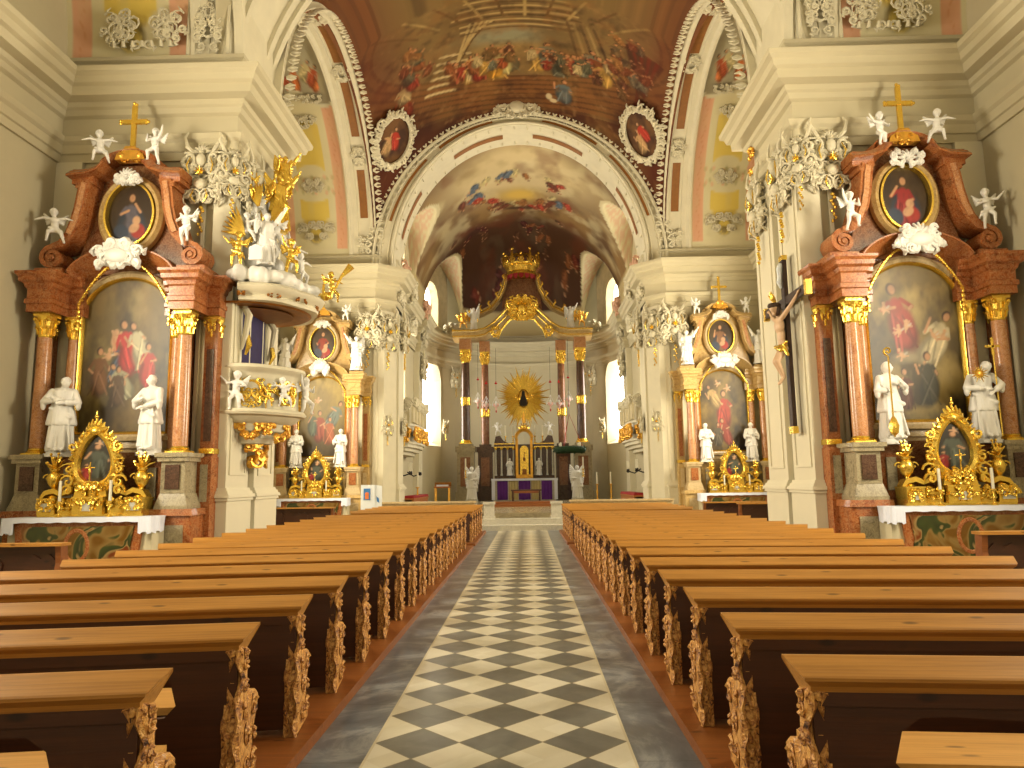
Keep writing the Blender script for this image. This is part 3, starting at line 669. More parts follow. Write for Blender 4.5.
for sgn, nm in ((1, 'right'), (-1, 'left')):
    # barrel of the chapel: from archivolt to outer wall
    nu, nv = 60, 220; th = np.linspace(0, PI, nv); xs = np.linspace(6.75, CW, nu)
    X = np.repeat(xs[None, :], nv, 0); T = np.repeat(th[:, None], nu, 1)
    Yp = YC+(RY-.02)*np.cos(T); Zp = Z0+.4+5.75*np.sin(T); P = np.stack([sgn*X, Yp, Zp], -1)
    v = np.where(T < PI/2, T/(PI/2), (PI-T)/(PI/2)); C_ = CH.at((X-6.75)/(CW-6.75)*.98+.01, v)
    struct(link('ceiling_chapel_'+nm, grid_mesh('ceiling_chapel_'+nm, P, C_)))
    # front chapel: painted springing wall above the cornice at y=14 and rest of its barrel
    yc = 14-RY; Yp = yc+(RY-.02)*np.cos(T); P = np.stack([sgn*X, Yp, Zp], -1); C2 = CH.at((X-6.75)/(CW-6.75)*.98+.01, np.clip(v*1.15+.04, 0, 1))
    struct(link('ceiling_front_chapel_'+nm, grid_mesh('ceiling_front_chapel_'+nm, P, C2)))
    # archivolts (soffit band projecting) for both bays
    for yc, mat in ((YC, 'stucco'), (14-RY, 'stucco')):
        mb = MB(); n = 48; prof = [(5.72, 6.05), (5.72, 5.90), (5.80, 5.84), (5.9, 5.84), (5.93, 5.90), (6.40, 5.90), (6.43, 5.84), (6.6, 5.84), (6.7, 5.74), (6.78, 5.74), (6.82, 5.86), (6.82, 6.05)]
        vs = []
        for i in range(n+1):
            a = PI*i/n
            for x, r in prof: vs.append((sgn*x, yc+(r-.30)*math.cos(a), Z0+.1+(r+.08)*math.sin(a)))
        m = len(prof); mb.add(vs, [(i*m+k, i*m+(k+1) % m, (i+1)*m+(k+1) % m, (i+1)*m+k) for i in range(n) for k in range(m)])
        struct(mb.build('trim_9', mat, smooth=True))
    # ochre inlays of archivolt
    mb = MB()
    for (a0, a1) in ((.10, .20), (.27, .40), (.60, .73), (.80, .90), (.44, .56)):
        n = 10; vs = []
        for i in range(n+1):
            a = PI*(a0+(a1-a0)*i/n); r = 5.885
            for x in (6.02, 6.32): vs.append((sgn*x, YC+(r-.30)*math.cos(a), Z0+.1+(r+.08)*math.sin(a)))
        mb.add(vs, [(2*i, 2*i+1, 2*i+3, 2*i+2) for i in range(n)])
    struct(mb.build('trim_10', 'ochre_inlay', smooth=True))
    # lunette wall over the chapel window
    mb = MB(); n = 24
    for yc in (YC, 14-RY):
        vs = [(sgn*CW, yc, 10)]+[(sgn*CW, yc+5.6*math.cos(PI*i/n), 10.4+5.8*math.sin(PI*i/n)) for i in range(n+1)]
        vs = [(sgn*CW, yc+5.6, 9.9)]+[(sgn*CW, yc+5.6*math.cos(PI*i/n), 10.45+5.8*math.sin(PI*i/n)) for i in range(n+1)]+[(sgn*CW, yc-5.6, 9.9)]
        mb.add(vs, [tuple(range(len(vs)))])
    struct(mb.build('wall_lunette_'+nm, 'plaster'))
# pier cores above the cornice
mb = MB(); mb.box(5.9, CW, 13.98, 16.42, 10, 16.5); mb.both(); struct(mb.build('wall_pier_top', 'stucco'))

# --- choir vault: barrel + lunettes + apse conch in one painted surface
def choir_canvas():
    C_ = Canvas(360, 360, c(110, 84, 50), 11)   # X: around (right wall start -> apse -> left wall start), Y: 0 wall .. 1 crown line
    return C_
ypath = [(5.6, y) for y in np.linspace(29.3, ACY, 60)]+[(AR*math.cos(a), ACY+AR*math.sin(a)) for a in np.linspace(0, PI, 140)[1:-1]]+[(-5.6, y) for y in np.linspace(ACY, 29.3, 60)]
yp = np.array(ypath); ns = len(yp); nt = 90
t = np.linspace(0, 1, nt)
cen = np.stack([np.zeros(ns), np.minimum(yp[:, 1], ACY)], -1)
# lunettes: centres along path
smid = [32.5]
lun = np.zeros(ns); lunc = np.zeros(ns)
for i in range(ns):
    x, y = yp[i]
    if y <= ACY: u = (y-32.6)/2.6
    else:
        a = math.atan2(y-ACY, x); u = None
        for ac in (.36, PI-.36): 
            uu = (a-ac)/.50
            if abs(uu) < 1: u = uu
        if u is None: u = 2
    lun[i] = math.sqrt(max(0, 1-u*u)) if abs(u) < 1 else 0
H = 6.1; Tt = np.repeat(t[:, None], ns, 1)
barrel = H*np.sqrt(np.maximum(0, 1-(1-Tt)**2)); lz = np.repeat((lun*4.5)[None, :], nt, 0)*(1-.12*Tt)
Zv = Z0+np.maximum(barrel, lz); PX = yp[:, 0][None, :]*(1-Tt)+cen[:, 0][None, :]*Tt; PY = yp[:, 1][None, :]*(1-Tt)+cen[:, 1][None, :]*Tt
P = np.stack([PX, PY, Zv], -1)
# colours: lunette skins pale with lattice, groin edges cream, fresco elsewhere in plan coordinates
FC = Canvas(360, 420, c(96, 62, 34), 21)   # plan canvas: X across, Y 0 (arch 29.3) .. 1 (apse 44.1)
FC.clouds(4, c(150, 116, 66), .42, .62, .8); FC.clouds(8, c(66, 36, 22), .5, .7, .7)
FC.blend(np.exp(-((FC.X-.5)/.30)**2-((FC.Y-.20)/.17)**2)*1.7, c(206, 184, 136)); FC.clouds(7, c(140, 112, 66), .5, .7, .6); FC.clouds(13, c(214, 198, 152), .55, .75, .5)
FC.blend(np.exp(-((FC.X-.5)/.09)**2-((FC.Y-.40)/.05)**2)*1.2, c(214, 176, 80))
FC.blend(np.clip((FC.Y-.54)/.12, 0, 1)*.86, c(66, 32, 18)); FC.clouds(10, c(112, 56, 30), .55, .75, .5)
rr = random.Random(8)
for k in range(40): 
    a = rr.uniform(0, 6.28); r = rr.uniform(.7, 1.1); FC.fig(.5+.24*r*math.cos(a), .34+.14*r*math.sin(a), .07+.03*rr.random(), rr.choice([c(170, 60, 36), c(196, 176, 120), c(90, 100, 110), c(150, 96, 44), c(110, 54, 30)]), seed=k, ang=rr.uniform(-1, 1))
for k in range(36): FC.fig(rr.uniform(.1, .9), rr.uniform(.55, .92), .06+.03*rr.random(), rr.choice([c(120, 50, 30), c(96, 60, 34), c(140, 84, 44), c(84, 34, 26)]), seed=k+50, ang=rr.uniform(-1, 1))
FC.el(.5, .52, .10, .02, c(60, 34, 20), 0, .5, .8)
Cc = FC.at(PX/11.2+.5, (PY-29.3)/14.8)
isl = (lz > barrel)&(lz > .02); sIdx = np.repeat(np.arange(ns)[None, :], nt, 0)
lat = ((np.abs((Tt*16+sIdx*.35) % 1-.5) < .2)|(np.abs((Tt*16-sIdx*.35) % 1-.5) < .2)) 
pale = np.array(c(206, 192, 150)); pinky = np.array(c(206, 164, 132))
inner = isl & ((lz-barrel) > .25)
Cc[isl] = pale; Cc[inner & lat & (np.repeat(lun[None, :], nt, 0) > .55)] = pinky*.8+pale*.2
edge = (np.abs(lz-barrel) < .16) & (lz > .3); Cc[edge] = c(214, 200, 158)
low = (~isl) & (Tt < .05); Cc[low] = c(200, 180, 130)
struct(link('ceiling_choir', grid_mesh('ceiling_choir', P, Cc)))
# wall of each lunette with its high window
def lunette_wall(pts, zt, wi, name, mirror):
    # pts: plan polyline, zt: top height per point; window between fractions
    mb = MB(); n = len(pts)
    vs = [(x, y, 10.0) for x, y in pts]+[(x, y, z) for (x, y), z in zip(pts, zt)]
    mb.add(vs, [(i, i+1, n+i+1, n+i) for i in range(n-1)])
    if mirror: mb = mb.mir()
    struct(mb.build(name, 'stucco_shade'))
for mirror in (False, True):
    # straight bay
    m, panes = wall_strip([(5.6, 29.9), (5.6, 35.3)], 10.0, 13.9, [(0, 2.0, 3.4, 10.9, 12.9, .7)], .6)
    pp = m.mir() if mirror else m; struct(pp.build('wall_lunette_choir', 'stucco_shade')); window(panes[0], 'window_day_choir', mirror)
    a0 = .33; ca, sa = AR*math.cos(a0), AR*math.sin(a0); tx, ty = -math.sin(a0), math.cos(a0); w_ = 2.1; rin = .985
    m, panes = wall_strip([(ca*rin-tx*w_, ACY+sa*rin-ty*w_), (ca*rin+tx*w_, ACY+sa*rin+ty*w_)], 10.0, 14.4, [(0, w_-.85, w_+.85, 10.3, 12.2, .9)], .6)
    pp = m.mir() if mirror else m; struct(pp.build('wall_lunette_apse', 'stucco_shade')); window(panes[0], 'window_day_choir', mirror)
# ------------------------------------------------------------------ pews
for sgn, nm in ((1, 'right'), (-1, 'left')):
    mb = MB(); mb.box(sgn*1.12, sgn*4.6, 1.2, 17.15, 0, .07); mb.box(sgn*1.12, sgn*4.6, 17.75, 22.35, 0, .07)
    struct(mb.build('floor_pew_platform_'+nm, 'wood_orange'))
ORD = ['nearest', 'second', 'third', 'fourth', 'fifth', 'sixth', 'seventh', 'eighth', 'ninth', 'tenth', 'eleventh', 'twelfth', 'thirteenth', 'fourteenth', 'fifteenth', 'sixteenth']
PL = 3.12
def end_profile(seed=0):
    R = random.Random(seed); k = [(-.045, .70), (-.085, .705), (-.10, .68), (-.075, .63), (-.055, .56), (-.075, .48), (-.095, .40), (-.115, .30), (-.10, .20), (-.11, .10), (-.13, .0),
         (.24, .0), (.25, .07), (.19, .12), (.16, .19), (.20, .27), (.245, .34), (.25, .40), (.21, .43), (.13, .42), (.06, .41), (.03, .46), (.02, .56), (.035, .62), (.02, .67), (.0, .70)]
    return [(y+R.uniform(-.006, .006), z) for y, z in k]
def make_pew(label, group):
    t = thing('church_pew', (0, 0, 0), label, 'pew', group)
    # sloping book rest: far edge long, near edge short and lower, cyma nose underneath
    mb = MB(); L = PL
    prof = [(0.0, .800, 0), (-.118, .752, .036), (-.126, .746, .046), (-.125, .734, .046), (-.105, .71, .07), (-.10, .69, .07), (-.02, .69, .05), (.012, .785, .0), (.012, .800, 0)]
    vs = []
    for sx in (0, 1):
        for y, z, ins in prof: vs.append((ins if sx == 0 else L-ins, y, z))
    m = len(prof); mb.add(vs, [tuple(range(m)), tuple(range(2*m-1, m-1, -1))]+[(k, (k+1) % m, m+(k+1) % m, m+k) for k in range(m)])
    mb.build('book_rest', 'wood_top', t)
    # open back: stiles, rails and a lower board with a scalloped upper edge
    mb = MB(); Y0, Y1 = -.085, -.055
    mb.box(.08, .36, Y0, Y1, .03, .70); mb.box(L-.36, L-.08, Y0, Y1, .03, .70); mb.box(L/2-.10, L/2+.10, Y0, Y1, .03, .70)
    for x0, x1 in ((.36, L/2-.10), (L/2+.10, L-.36)):
        w = x1-x0; q = .16
        top = [(x0, .70), (x0, .44), (x0+.03, .55), (x0+.10, .60), (x0+q+.06, .605), (x0+w/2, .59), (x1-q-.06, .605), (x1-.10, .60), (x1-.03, .55), (x1, .44), (x1, .70)]
        mb.prism(top, Y0, Y1)
        low = [(x0, .03), (x0, .44), (x0+.05, .385), (x0+.18, .375), (x0+.24, .35), (x0+w*.5-.2, .35), (x0+w*.5-.12, .375), (x0+w*.5+.12, .375), (x0+w*.5+.2, .35), (x1-.24, .35), (x1-.18, .375), (x1-.05, .385), (x1, .44), (x1, .03)]
        mb.prism(low, Y0, Y1)
    mb.box(.1, L-.1, -.10, -.05, .64, .70); mb.build('back_panel', 'wood_dark', t)
    # carved bench ends
    for k, (x0, x1) in enumerate(((.055, .135), (L-.135, L-.055))):
        mb = MB(); mb.prism([(y, z) for y, z in end_profile(k)], x0, x1, 'x', .012)
        xo = x0 if k == 0 else x1; d = -1 if k == 0 else 1; R = random.Random(5+k)
        # carved tendrils over the outer face and both edges
        for (y, z, r, a, tn) in ((-.03, .66, .03, 2.2, 1), (-.04, .62, .03, -1, -1), (-.03, .5, .035, 1.5, 1), (-.02, .38, .05, 2.5, -1), (.14, .36, .06, .5, 1), (.05, .25, .07, 2, 1), (.03, .12, .06, -1.5, -1), (.15, .10, .05, 1, 1), (.17, .22, .035, 2.4, -1)):
            sp = cscroll(y, z, r, a, tn, 9, 1.1); mb.tube([(xo+d*.006, p, q) for p, q in sp], [.013*(.7+.5*math.sin(i)) for i in range(9)], 4)
        zz = [.69-.69*i/15 for i in range(16)]
        for off, yo in ((0.0, -.012), (.05, -.006)):
            pr = end_profile(k)[:11]
            def ry(z):
                for i in range(len(pr)-1):
                    if pr[i][1] >= z >= pr[i+1][1]: u = (pr[i][1]-z)/(pr[i][1]-pr[i+1][1]); return pr[i][0]*(1-u)+pr[i+1][0]*u
                return pr[-1][0]
            mb.tube([(xo-d*(.012+off+.012*math.sin(i*1.5+off*60)), ry(z)+yo, z) for i, z in enumerate(zz)], [.010+.006*abs(math.sin(i*1.9+off*30)) for i in range(16)], 4)
        for i in range(9): mb.ell((xo-d*(.02+.035*R.random()), ry(.66-.073*i)-.006, .66-.073*i+.02*R.random()), (.018, .014, .022), 6, 4)
        mb.build('carved_end' if k == 0 else 'outer_end', 'wood_carved', t, smooth=False)
    mb = MB(); mb.box(.13, L-.13, .0, .36, .375, .41); mb.build('seat', 'wood_seat', t)
    mb = MB(); mb.box(L/2-.03, L/2+.03, -.05, .32, .07-.07, .375); mb.build('seat_support', 'wood_dark', t)
    mb = MB(); mb.box(.45, L-.14, -.34, -.20, .12, .15); mb.box(.5, .56, -.32, -.12, 0, .12); mb.box(L-.26, L-.2, -.32, -.12, 0, .12); mb.build('kneeler', 'wood_plain', t)
    return t
pew0 = None
RZR, RZL = math.radians(-4.5), math.radians(7.0)
for side in (1, -1):
    for k in range(21):
        blk = k >= 16
        y = (2.93+.898*k if side > 0 else 2.80+.895*k) if not blk else 18.35+.86*(k-16)
        o_ = ORD[k] if not blk else ORD[k-16]
        place = 'right' if side > 0 else 'left'
        lab = ('golden pine pew %s of the aisle, %s from the viewer' % (place, o_)) if not blk else ('pine pew %s of the aisle, %s of the front block beyond the gap' % (place, o_))
        grp = 'pews %s of the aisle' % place
        if pew0 is None: pew0 = make_pew(lab, grp); r = pew0
        else: r = dup(pew0, label=lab, group=grp)
        r.location = (side*1.17, y, .07)
        if side > 0: r.rotation_euler = (0, 0, RZR)
        else: r.rotation_euler = (0, 0, RZL); r.scale = (-1, 1, 1)
# kneeling benches in front of the side altars
def make_kneeler(label, L=2.3):
    t = thing('kneeling_bench', (0, 0, 0), label, 'kneeler', 'kneeling benches in the side chapels')
    mb = MB(); mb.box(0, L, -.13, .09, .74, .78); mb.build('top_board', 'wood_top', t)
    for x in (.04, L-.12):
        mb = MB(); mb.prism([(-.10, 0), (.34, 0), (.32, .1), (.12, .22), (.08, .74), (-.08, .74), (-.05, .5), (-.1, .2)], x, x+.08, 'x'); mb.build('end_board', 'wood_orange', t)
    mb = MB(); mb.box(.12, L-.12, .0, .03, .18, .74)
    for k in range(3): x = .35+k*(L-.7)/2; mb.prism([(x-.22, .3), (x+.22, .3), (x+.25, .5), (x+.12, .62), (x, .56), (x-.12, .62), (x-.25, .5)], -.02, 0)
    mb.build('front_board', 'wood_dark', t)
    mb = MB(); mb.box(.06, L-.06, -.40, -.16, .14, .18); mb.build('kneeling_plank', 'wood_plain', t); return t
kb = make_kneeler('low wooden kneeling bench before the near right side altar'); kb.location = (6.35, 10.2, 0)
for loc, lab in (((-8.65, 10.2, 0), 'low wooden kneeling bench before the near left side altar'), ((6.0, 24.4, 0), 'low kneeling bench before the far right side altar, closest to it'), ((6.75, 22.9, 0), 'low kneeling bench before the far right side altar, nearer the viewer'), ((-8.6, 24.2, 0), 'low kneeling bench before the far left side altar')):
    dup(kb, loc, 0, lab)

# ------------------------------------------------------------------ sculpture: closed forms fused into one surface
def sculpt(name, build, voxel, smooth=2):
    bm = MB(); build(bm); me = bm.mesh(name+'_raw', 'statue_white'); o = bpy.data.objects.new(name+'_raw', me); COL.objects.link(o)
    r = o.modifiers.new('r', 'REMESH'); r.mode = 'VOXEL'; r.voxel_size = voxel; r.use_smooth_shade = True
    if smooth: s_ = o.modifiers.new('s', 'SMOOTH'); s_.factor = .5; s_.iterations = smooth
    dg = bpy.context.evaluated_depsgraph_get(); dg.update()
    out = bpy.data.meshes.new_from_object(o.evaluated_get(dg)); out.name = name
    bpy.data.objects.remove(o); bpy.data.meshes.remove(me)
    out.materials.clear(); out.materials.append(MATS['statue_white'])
    out.polygons.foreach_set('use_smooth', [True]*len(out.polygons)); return out
def cap(m, a, b, r0, r1, seg=10):
    a, b = Vector(a), Vector(b); m.ell(a, r0, seg, 6); m.ell(b, r1, seg, 6)
    m.tube([a, a*.5+b*.5, b], [r0, (r0+r1)/2, r1], seg)
def hand(m, w, d, s=1.0, spread=.25, curl=.3):
    # w wrist, d direction; palm with five fingers
    w, d = Vector(w), Vector(d).normalized(); u = d.orthogonal().normalized(); v = d.cross(u)
    m.ell(w+d*.030*s, (.022*s, .022*s, .022*s), 8, 6); m.ell(w+d*.05*s, .022*s, 8, 6)
    for k in range(4):
        o = (k-1.5)*.013*s; L = (.040, .047, .044, .034)[k]*s; b = w+d*.06*s+u*o
        p1 = b+(d+u*(k-1.5)*spread*.3)*L*.55; p2 = p1+(d-v*curl)*L*.45; m.tube([b, p1, p2], [.0068*s, .0062*s, .0048*s], 6)
    b = w+d*.028*s-u*.018*s; p1 = b+(d*.6-u*.8)*.022*s; m.tube([b, p1, p1+d*.02*s], [.008*s, .007*s, .0055*s], 6)
def head(m, p, r, face=(0, -1, 0), hair=True, beard=False, long=False):
    # face looks along 'face'
    p = Vector(p); f = Vector(face).normalized(); s = f.cross(Vector((0, 0, 1))).normalized(); up = s.cross(f)
    m.ell(p, (r*.80, r*.92, r*1.12), 12, 9); m.ell(p+f*r*.18-up*r*.45, (r*.6, r*.62, r*.6), 10, 7)
    m.ell(p+f*r*.93-up*r*.12, (r*.13, r*.18, r*.24), 6, 5); m.ell(p+f*r*.78+up*r*.16, (r*.5, r*.16, r*.1), 8, 5)
    for q in (-1, 1):
        m.ell(p+f*r*.82+s*q*r*.30+up*r*.02, (r*.13,)*3, 6, 5); m.ell(p+s*q*r*.82, (r*.12, r*.18, r*.24), 6, 5)
    m.ell(p+f*r*.80-up*r*.48, (r*.26, r*.12, r*.09), 8, 5)
    if hair:
        for k in range(14):
            a = PI*(.15+1.7*k/13)+PI; q = p+up*r*.45+(s*math.sin(a)+f*math.cos(a)*-1*.0)*0
            a2 = 2*PI*k/14; v = s*math.cos(a2)+f*math.sin(a2)
            if v.dot(f) > .75: continue
            m.ell(p+v*r*.66+up*r*.42, r*.34, 6, 5); m.ell(p+v*r*.78-up*r*(.0 if v.dot(f) < .2 else -.3), r*.26, 6, 5)
            if long and v.dot(f) < .1: m.ell(p+v*r*.8-up*r*.6, r*.3, 6, 5); m.ell(p+v*r*.9-up*r*1.1, r*.26, 6, 5)
        m.ell(p+up*r*.75, (r*.7, r*.75, r*.45), 10, 6)
    if beard: m.ell(p+f*r*.62-up*r*.9, (r*.42, r*.35, r*.5), 8, 6)
def robe(m, H, seed, w=1.0, hip=(0, 0), tilt=0.0):
    # skirt, tunic and cape with folds; normalised body of height H
    R = random.Random(seed); ph = R.uniform(0, 6)
    def wob(k, a_): return lambda a, z: 1+a_*math.sin(k*a+ph+z*3)+a_*.5*math.sin((k*2+1)*a-ph*2+z*5)
    m.lathe([(.135*w, .0), (.15*w, .03), (.135*w, .2), (.12*w, .36), (.11*w, .5)], hip[0], hip[1], 40, 0, sx=H, sy=H*.82, wob=wob(9, .10)) if False else None
    m.lathe([(.150*w*H, .0), (.155*w*H, .03*H), (.14*w*H, .2*H), (.125*w*H, .38*H), (.10*w*H, .52*H)], 0, 0, 44, 0, sy=.84, wob=wob(10, .085))
    m.lathe([(.165*w*H, .34*H), (.168*w*H, .37*H), (.14*w*H, .52*H), (.115*w*H, .62*H), (.12*w*H, .72*H), (.118*w*H, .79*H), (.06*w*H, .835*H)], tilt*H*.3, 0, 40, 0, sy=.78, wob=wob(8, .05))
    m.ell((0, -.12*H, .015*H), (.035*H, .07*H, .03*H)); m.ell((.07*H, -.11*H, .015*H), (.035*H, .07*H, .03*H))
def saint(H, seed, armL, armR, face=(0, -1, 0), w=1.0, hood=False, beard=False, bundle=None, hat=False, bow=0.0, wings=False):
    # armL/armR: ((elbow),(hand)) in units of H, shoulders at (+-.115, 0, .79)
    def b(m):
        robe(m, H, seed, w)
        hp = (bow*.06*H, -.02*H-abs(bow)*.05*H, (.915-abs(bow)*.02)*H)
        cap(m, (0, 0, .80*H), (hp[0]*.6, hp[1]*.5, .86*H), .045*H, .038*H)
        m.ell((0, .01*H, .79*H), (.135*H*w, .075*H, .055*H), 12, 7)
        head(m, hp, .066*H, face, not hood, beard)
        if hood: m.ell((hp[0], hp[1]+.02*H, hp[2]+.005*H), (.07*H, .066*H, .085*H), 12, 8)
        if hat: m.lathe([(.055*H, 0), (.06*H, .02*H), (.05*H, .09*H), (.01*H, .13*H)], hp[0], hp[1]+.01*H, 10, hp[2]+.045*H, sy=.6)
        for s_, ar in ((-1, armL), (1, armR)):
            e = Vector(ar[0])*H; h = Vector(ar[1])*H; sh = Vector((s_*.12*H*w, 0, .785*H))
            cap(m, sh, e, .045*H, .042*H); cap(m, e, e.lerp(h, .75), .044*H, .038*H); cap(m, e.lerp(h, .6), h, .022*H, .018*H)
            m.ell(e+Vector((0, .0, -.04*H)), (.035*H, .04*H, .07*H)); hand(m, h, (h-e), H*1.0)
        if bundle: m.ell(Vector(bundle)*H, (.075*H, .05*H, .045*H), 10, 7); m.ell(Vector(bundle)*H+Vector((-.07*H, -.01*H, .03*H)), .032*H)
        R = random.Random(seed+9)
        for k in range(7): # drapery strands
            x = R.uniform(-.11, .11)*H; cap(m, (x, -.085*H*w, R.uniform(.4, .6)*H), (x*1.3+R.uniform(-.03, .03)*H, -.125*H*w, .05*H), .012*H, .018*H, 6)
        cap(m, (-.12*H, -.07*H, .56*H), (.12*H, -.10*H, .44*H), .022*H, .03*H)
        if wings:
            for s_ in (-1, 1):
                for k in range(9): cap(m, (s_*.04*H, .07*H, (.80-.02*k)*H), (s_*(.20+.02*math.sin(k*.5))*H, .13*H, (1.0-.065*k)*H), .024*H, .026*H, 6)
    return sculpt('robed_figure', b, .0085*H, 1)
def putto_mesh(H, armL, armR, legL, legR, face=(0, -1, 0), wings=True, lean=(0, 0), seed=0, sash=True):
    # chubby winged child; H is head-to-toe height if standing; origin at the seat/hip
    def b(m):
        hip = Vector((0, 0, 0)); ch = Vector((lean[0]*H, lean[1]*H, .24*H)); hd = Vector((lean[0]*1.5*H, lean[1]*1.5*H, .44*H))
        m.ell(hip, (.105*H, .09*H, .09*H), 10, 7); m.ell(hip.lerp(ch, .5), (.095*H, .085*H, .13*H), 10, 7); m.ell(ch, (.11*H, .08*H, .085*H), 10, 7)
        cap(m, ch+Vector((0, 0, .04*H)), hd, .045*H, .045*H); head(m, hd, .10*H, face)
        for s_, ar in ((-1, armL), (1, armR)):
            sh = ch+Vector((s_*.10*H, 0, .03*H)); e = sh+Vector(ar[0])*H; h = sh+Vector(ar[1])*H; cap(m, sh, e, .04*H, .034*H); cap(m, e, h, .035*H, .024*H); hand(m, h, h-e, H*.85)
        for s_, lg in ((-1, legL), (1, legR)):
            sh = hip+Vector((s_*.055*H, 0, -.03*H)); k = sh+Vector(lg[0])*H; f = sh+Vector(lg[1])*H; cap(m, sh, k, .062*H, .045*H); cap(m, k, f, .045*H, .028*H); m.ell(f+Vector((0, -.03*H, -.012*H)), (.025*H, .05*H, .022*H), 8, 5)
        if sash: cap(m, (-.13*H, -.06*H, .03*H), (.14*H, -.04*H, -.06*H), .03*H, .045*H); cap(m, (.14*H, -.04*H, -.06*H), (.2*H, .02*H, -.2*H), .04*H, .015*H)
        if wings:
            for s_ in (-1, 1):
                for k in range(5): cap(m, ch+Vector((s_*.04*H, .07*H, 0)), ch+Vector((s_*(.27-.02*k)*H, .12*H, (.18-.065*k)*H)), .028*H, .026*H, 6)
    return sculpt('winged_child', b, .013*H, 2)
PUT_A = putto_mesh(.85, ((-.13, -.04, -.03), (-.24, -.06, .10)), ((.12, -.05, -.10), (.05, -.14, -.12)), ((-.04, -.12, -.12), (-.05, -.08, -.36)), ((.05, -.05, -.20), (.04, .02, -.42)), lean=(.02, 0))
PUT_B = putto_mesh(.85, ((-.14, 0, .02), (-.27, -.02, -.03)), ((.14, 0, .04), (.27, -.03, .0)), ((-.06, -.14, -.06), (-.10, -.10, -.30)), ((.10, -.10, -.10), (.16, .0, -.30)), lean=(-.04, 0), face=(.3, -1, -.1))
PUT_C = putto_mesh(.85, ((-.10, -.04, .12), (-.14, -.06, .26)), ((.10, -.08, -.08), (.02, -.16, .0)), ((-.05, -.04, -.2), (-.05, .06, -.40)), ((.06, -.14, -.10), (.08, -.08, -.32)), face=(-.3, -1, .1))
# ------------------------------------------------------------------ side altars
def oil(seed, kind):
    cv = Canvas(150, 240, c(70, 54, 34), seed); R = random.Random(seed)
    cv.grad(c(128, 108, 60), c(38, 30, 22)); cv.clouds(3, c(150, 120, 64), .45, .75, .6); cv.clouds(4, c(40, 30, 22), .5, .75, .7)
    if kind == 'group':      # clouds and light above, kneeling people and putti below, red and blue
        cv.clouds(5, c(166, 146, 88), .5, .75, .6)
        cv.putto(.36, .60, .17, 1); cv.putto(.30, .50, .12, 2); cv.fig(.36, .36-0.05, 0.33, c(72, 86, 104), seed=3, ang=-.3); cv.fig(.56, .42-0.06, 0.42, c(188, 40, 36), seed=4, ang=.2); cv.fig(.72, .46-0.05, 0.36, c(196, 186, 150), seed=5, ang=.35)
        cv.fig(.74, .33-0.05, 0.33, c(176, 40, 34), seed=6); cv.fig(.20, .28-0.05, 0.36, c(120, 80, 44), seed=7); cv.fig(.58, .26-0.04, 0.30, c(170, 164, 130), seed=8, ang=.6); cv.fig(.42, .20-0.04, 0.30, c(96, 72, 48), seed=9)
    elif kind == 'glory':
        cv.clouds(4, c(190, 164, 96), .45, .7, .7)
        cv.el(.5, .42, .3, .06, c(150, 136, 104), .2, .6); cv.fig(.46, .50-0.07, 0.51, c(160, 60, 44), seed=3, ang=.25); cv.fig(.58, .40-0.07, 0.45, c(206, 190, 150), seed=4, ang=-.5)
        for k in range(7): cv.putto(.2+.62*R.random(), .3+.5*R.random(), .10, k)
        cv.fig(.62, .14-0.06, 0.39, c(70, 66, 48), seed=5); cv.fig(.36, .10-0.04, 0.30, c(90, 50, 34), seed=6); cv.clouds(4, c(52, 44, 28), .6, .8, .5)
    elif kind == 'martyr':
        cv.clouds(4, c(170, 140, 70), .5, .75, .5); cv.fig(.50, .34-0.08, 0.54, c(176, 60, 40), seed=3); cv.fig(.42, .58-0.05, 0.36, c(180, 150, 96), seed=4, ang=.5); cv.putto(.6, .78, .12, 3); cv.putto(.4, .84, .1, 4); cv.fig(.6, .12-0.06, 0.39, c(150, 60, 44), seed=6, ang=.3); cv.fig(.36, .10-0.05, 0.33, c(90, 80, 60), seed=7)
    else:
        cv.grad(c(186, 160, 84), c(50, 36, 24)); cv.clouds(4, c(110, 92, 54), .5, .75, .6); cv.fig(.60, .40-0.07, 0.45, c(110, 120, 110), seed=3, ang=-.5); cv.fig(.44, .24-0.07, 0.45, c(150, 66, 40), seed=4); cv.fig(.66, .20-0.06, 0.39, c(172, 96, 60), seed=5); cv.fig(.28, .30-0.05, 0.36, c(86, 96, 74), seed=6); cv.putto(.4, .7, .12, 2)
    cv.clouds(20, c(60, 44, 26), .5, .9, .25); cv.blend(np.clip(np.hypot((cv.X-.5)*1.3, (cv.Y-.5)*1.1)-.45, 0, 1)*1.0, c(28, 20, 14)); return cv
def oval_oil(seed, main):
    cv = Canvas(90, 110, c(60, 44, 28), seed); cv.clouds(3, c(96, 76, 44), .45, .75, .6)
    cv.el(.5, .3, .34, .36, c(44, 52, 66)); cv.fig(.48, -.05, 1.0, main, seed=seed, hair=c(70, 46, 30)); cv.el(.30, .22, .18, .16, c(56, 66, 84), .5); cv.el(.64, .25, .16, .14, c(170, 48, 38), .4); cv.el(.60, .42, .09, .08, c(206, 160, 120)); cv.el(.56, .30, .13, .08, c(206, 160, 120), .6)
    cv.clouds(14, c(50, 36, 22), .5, .9, .3); return cv
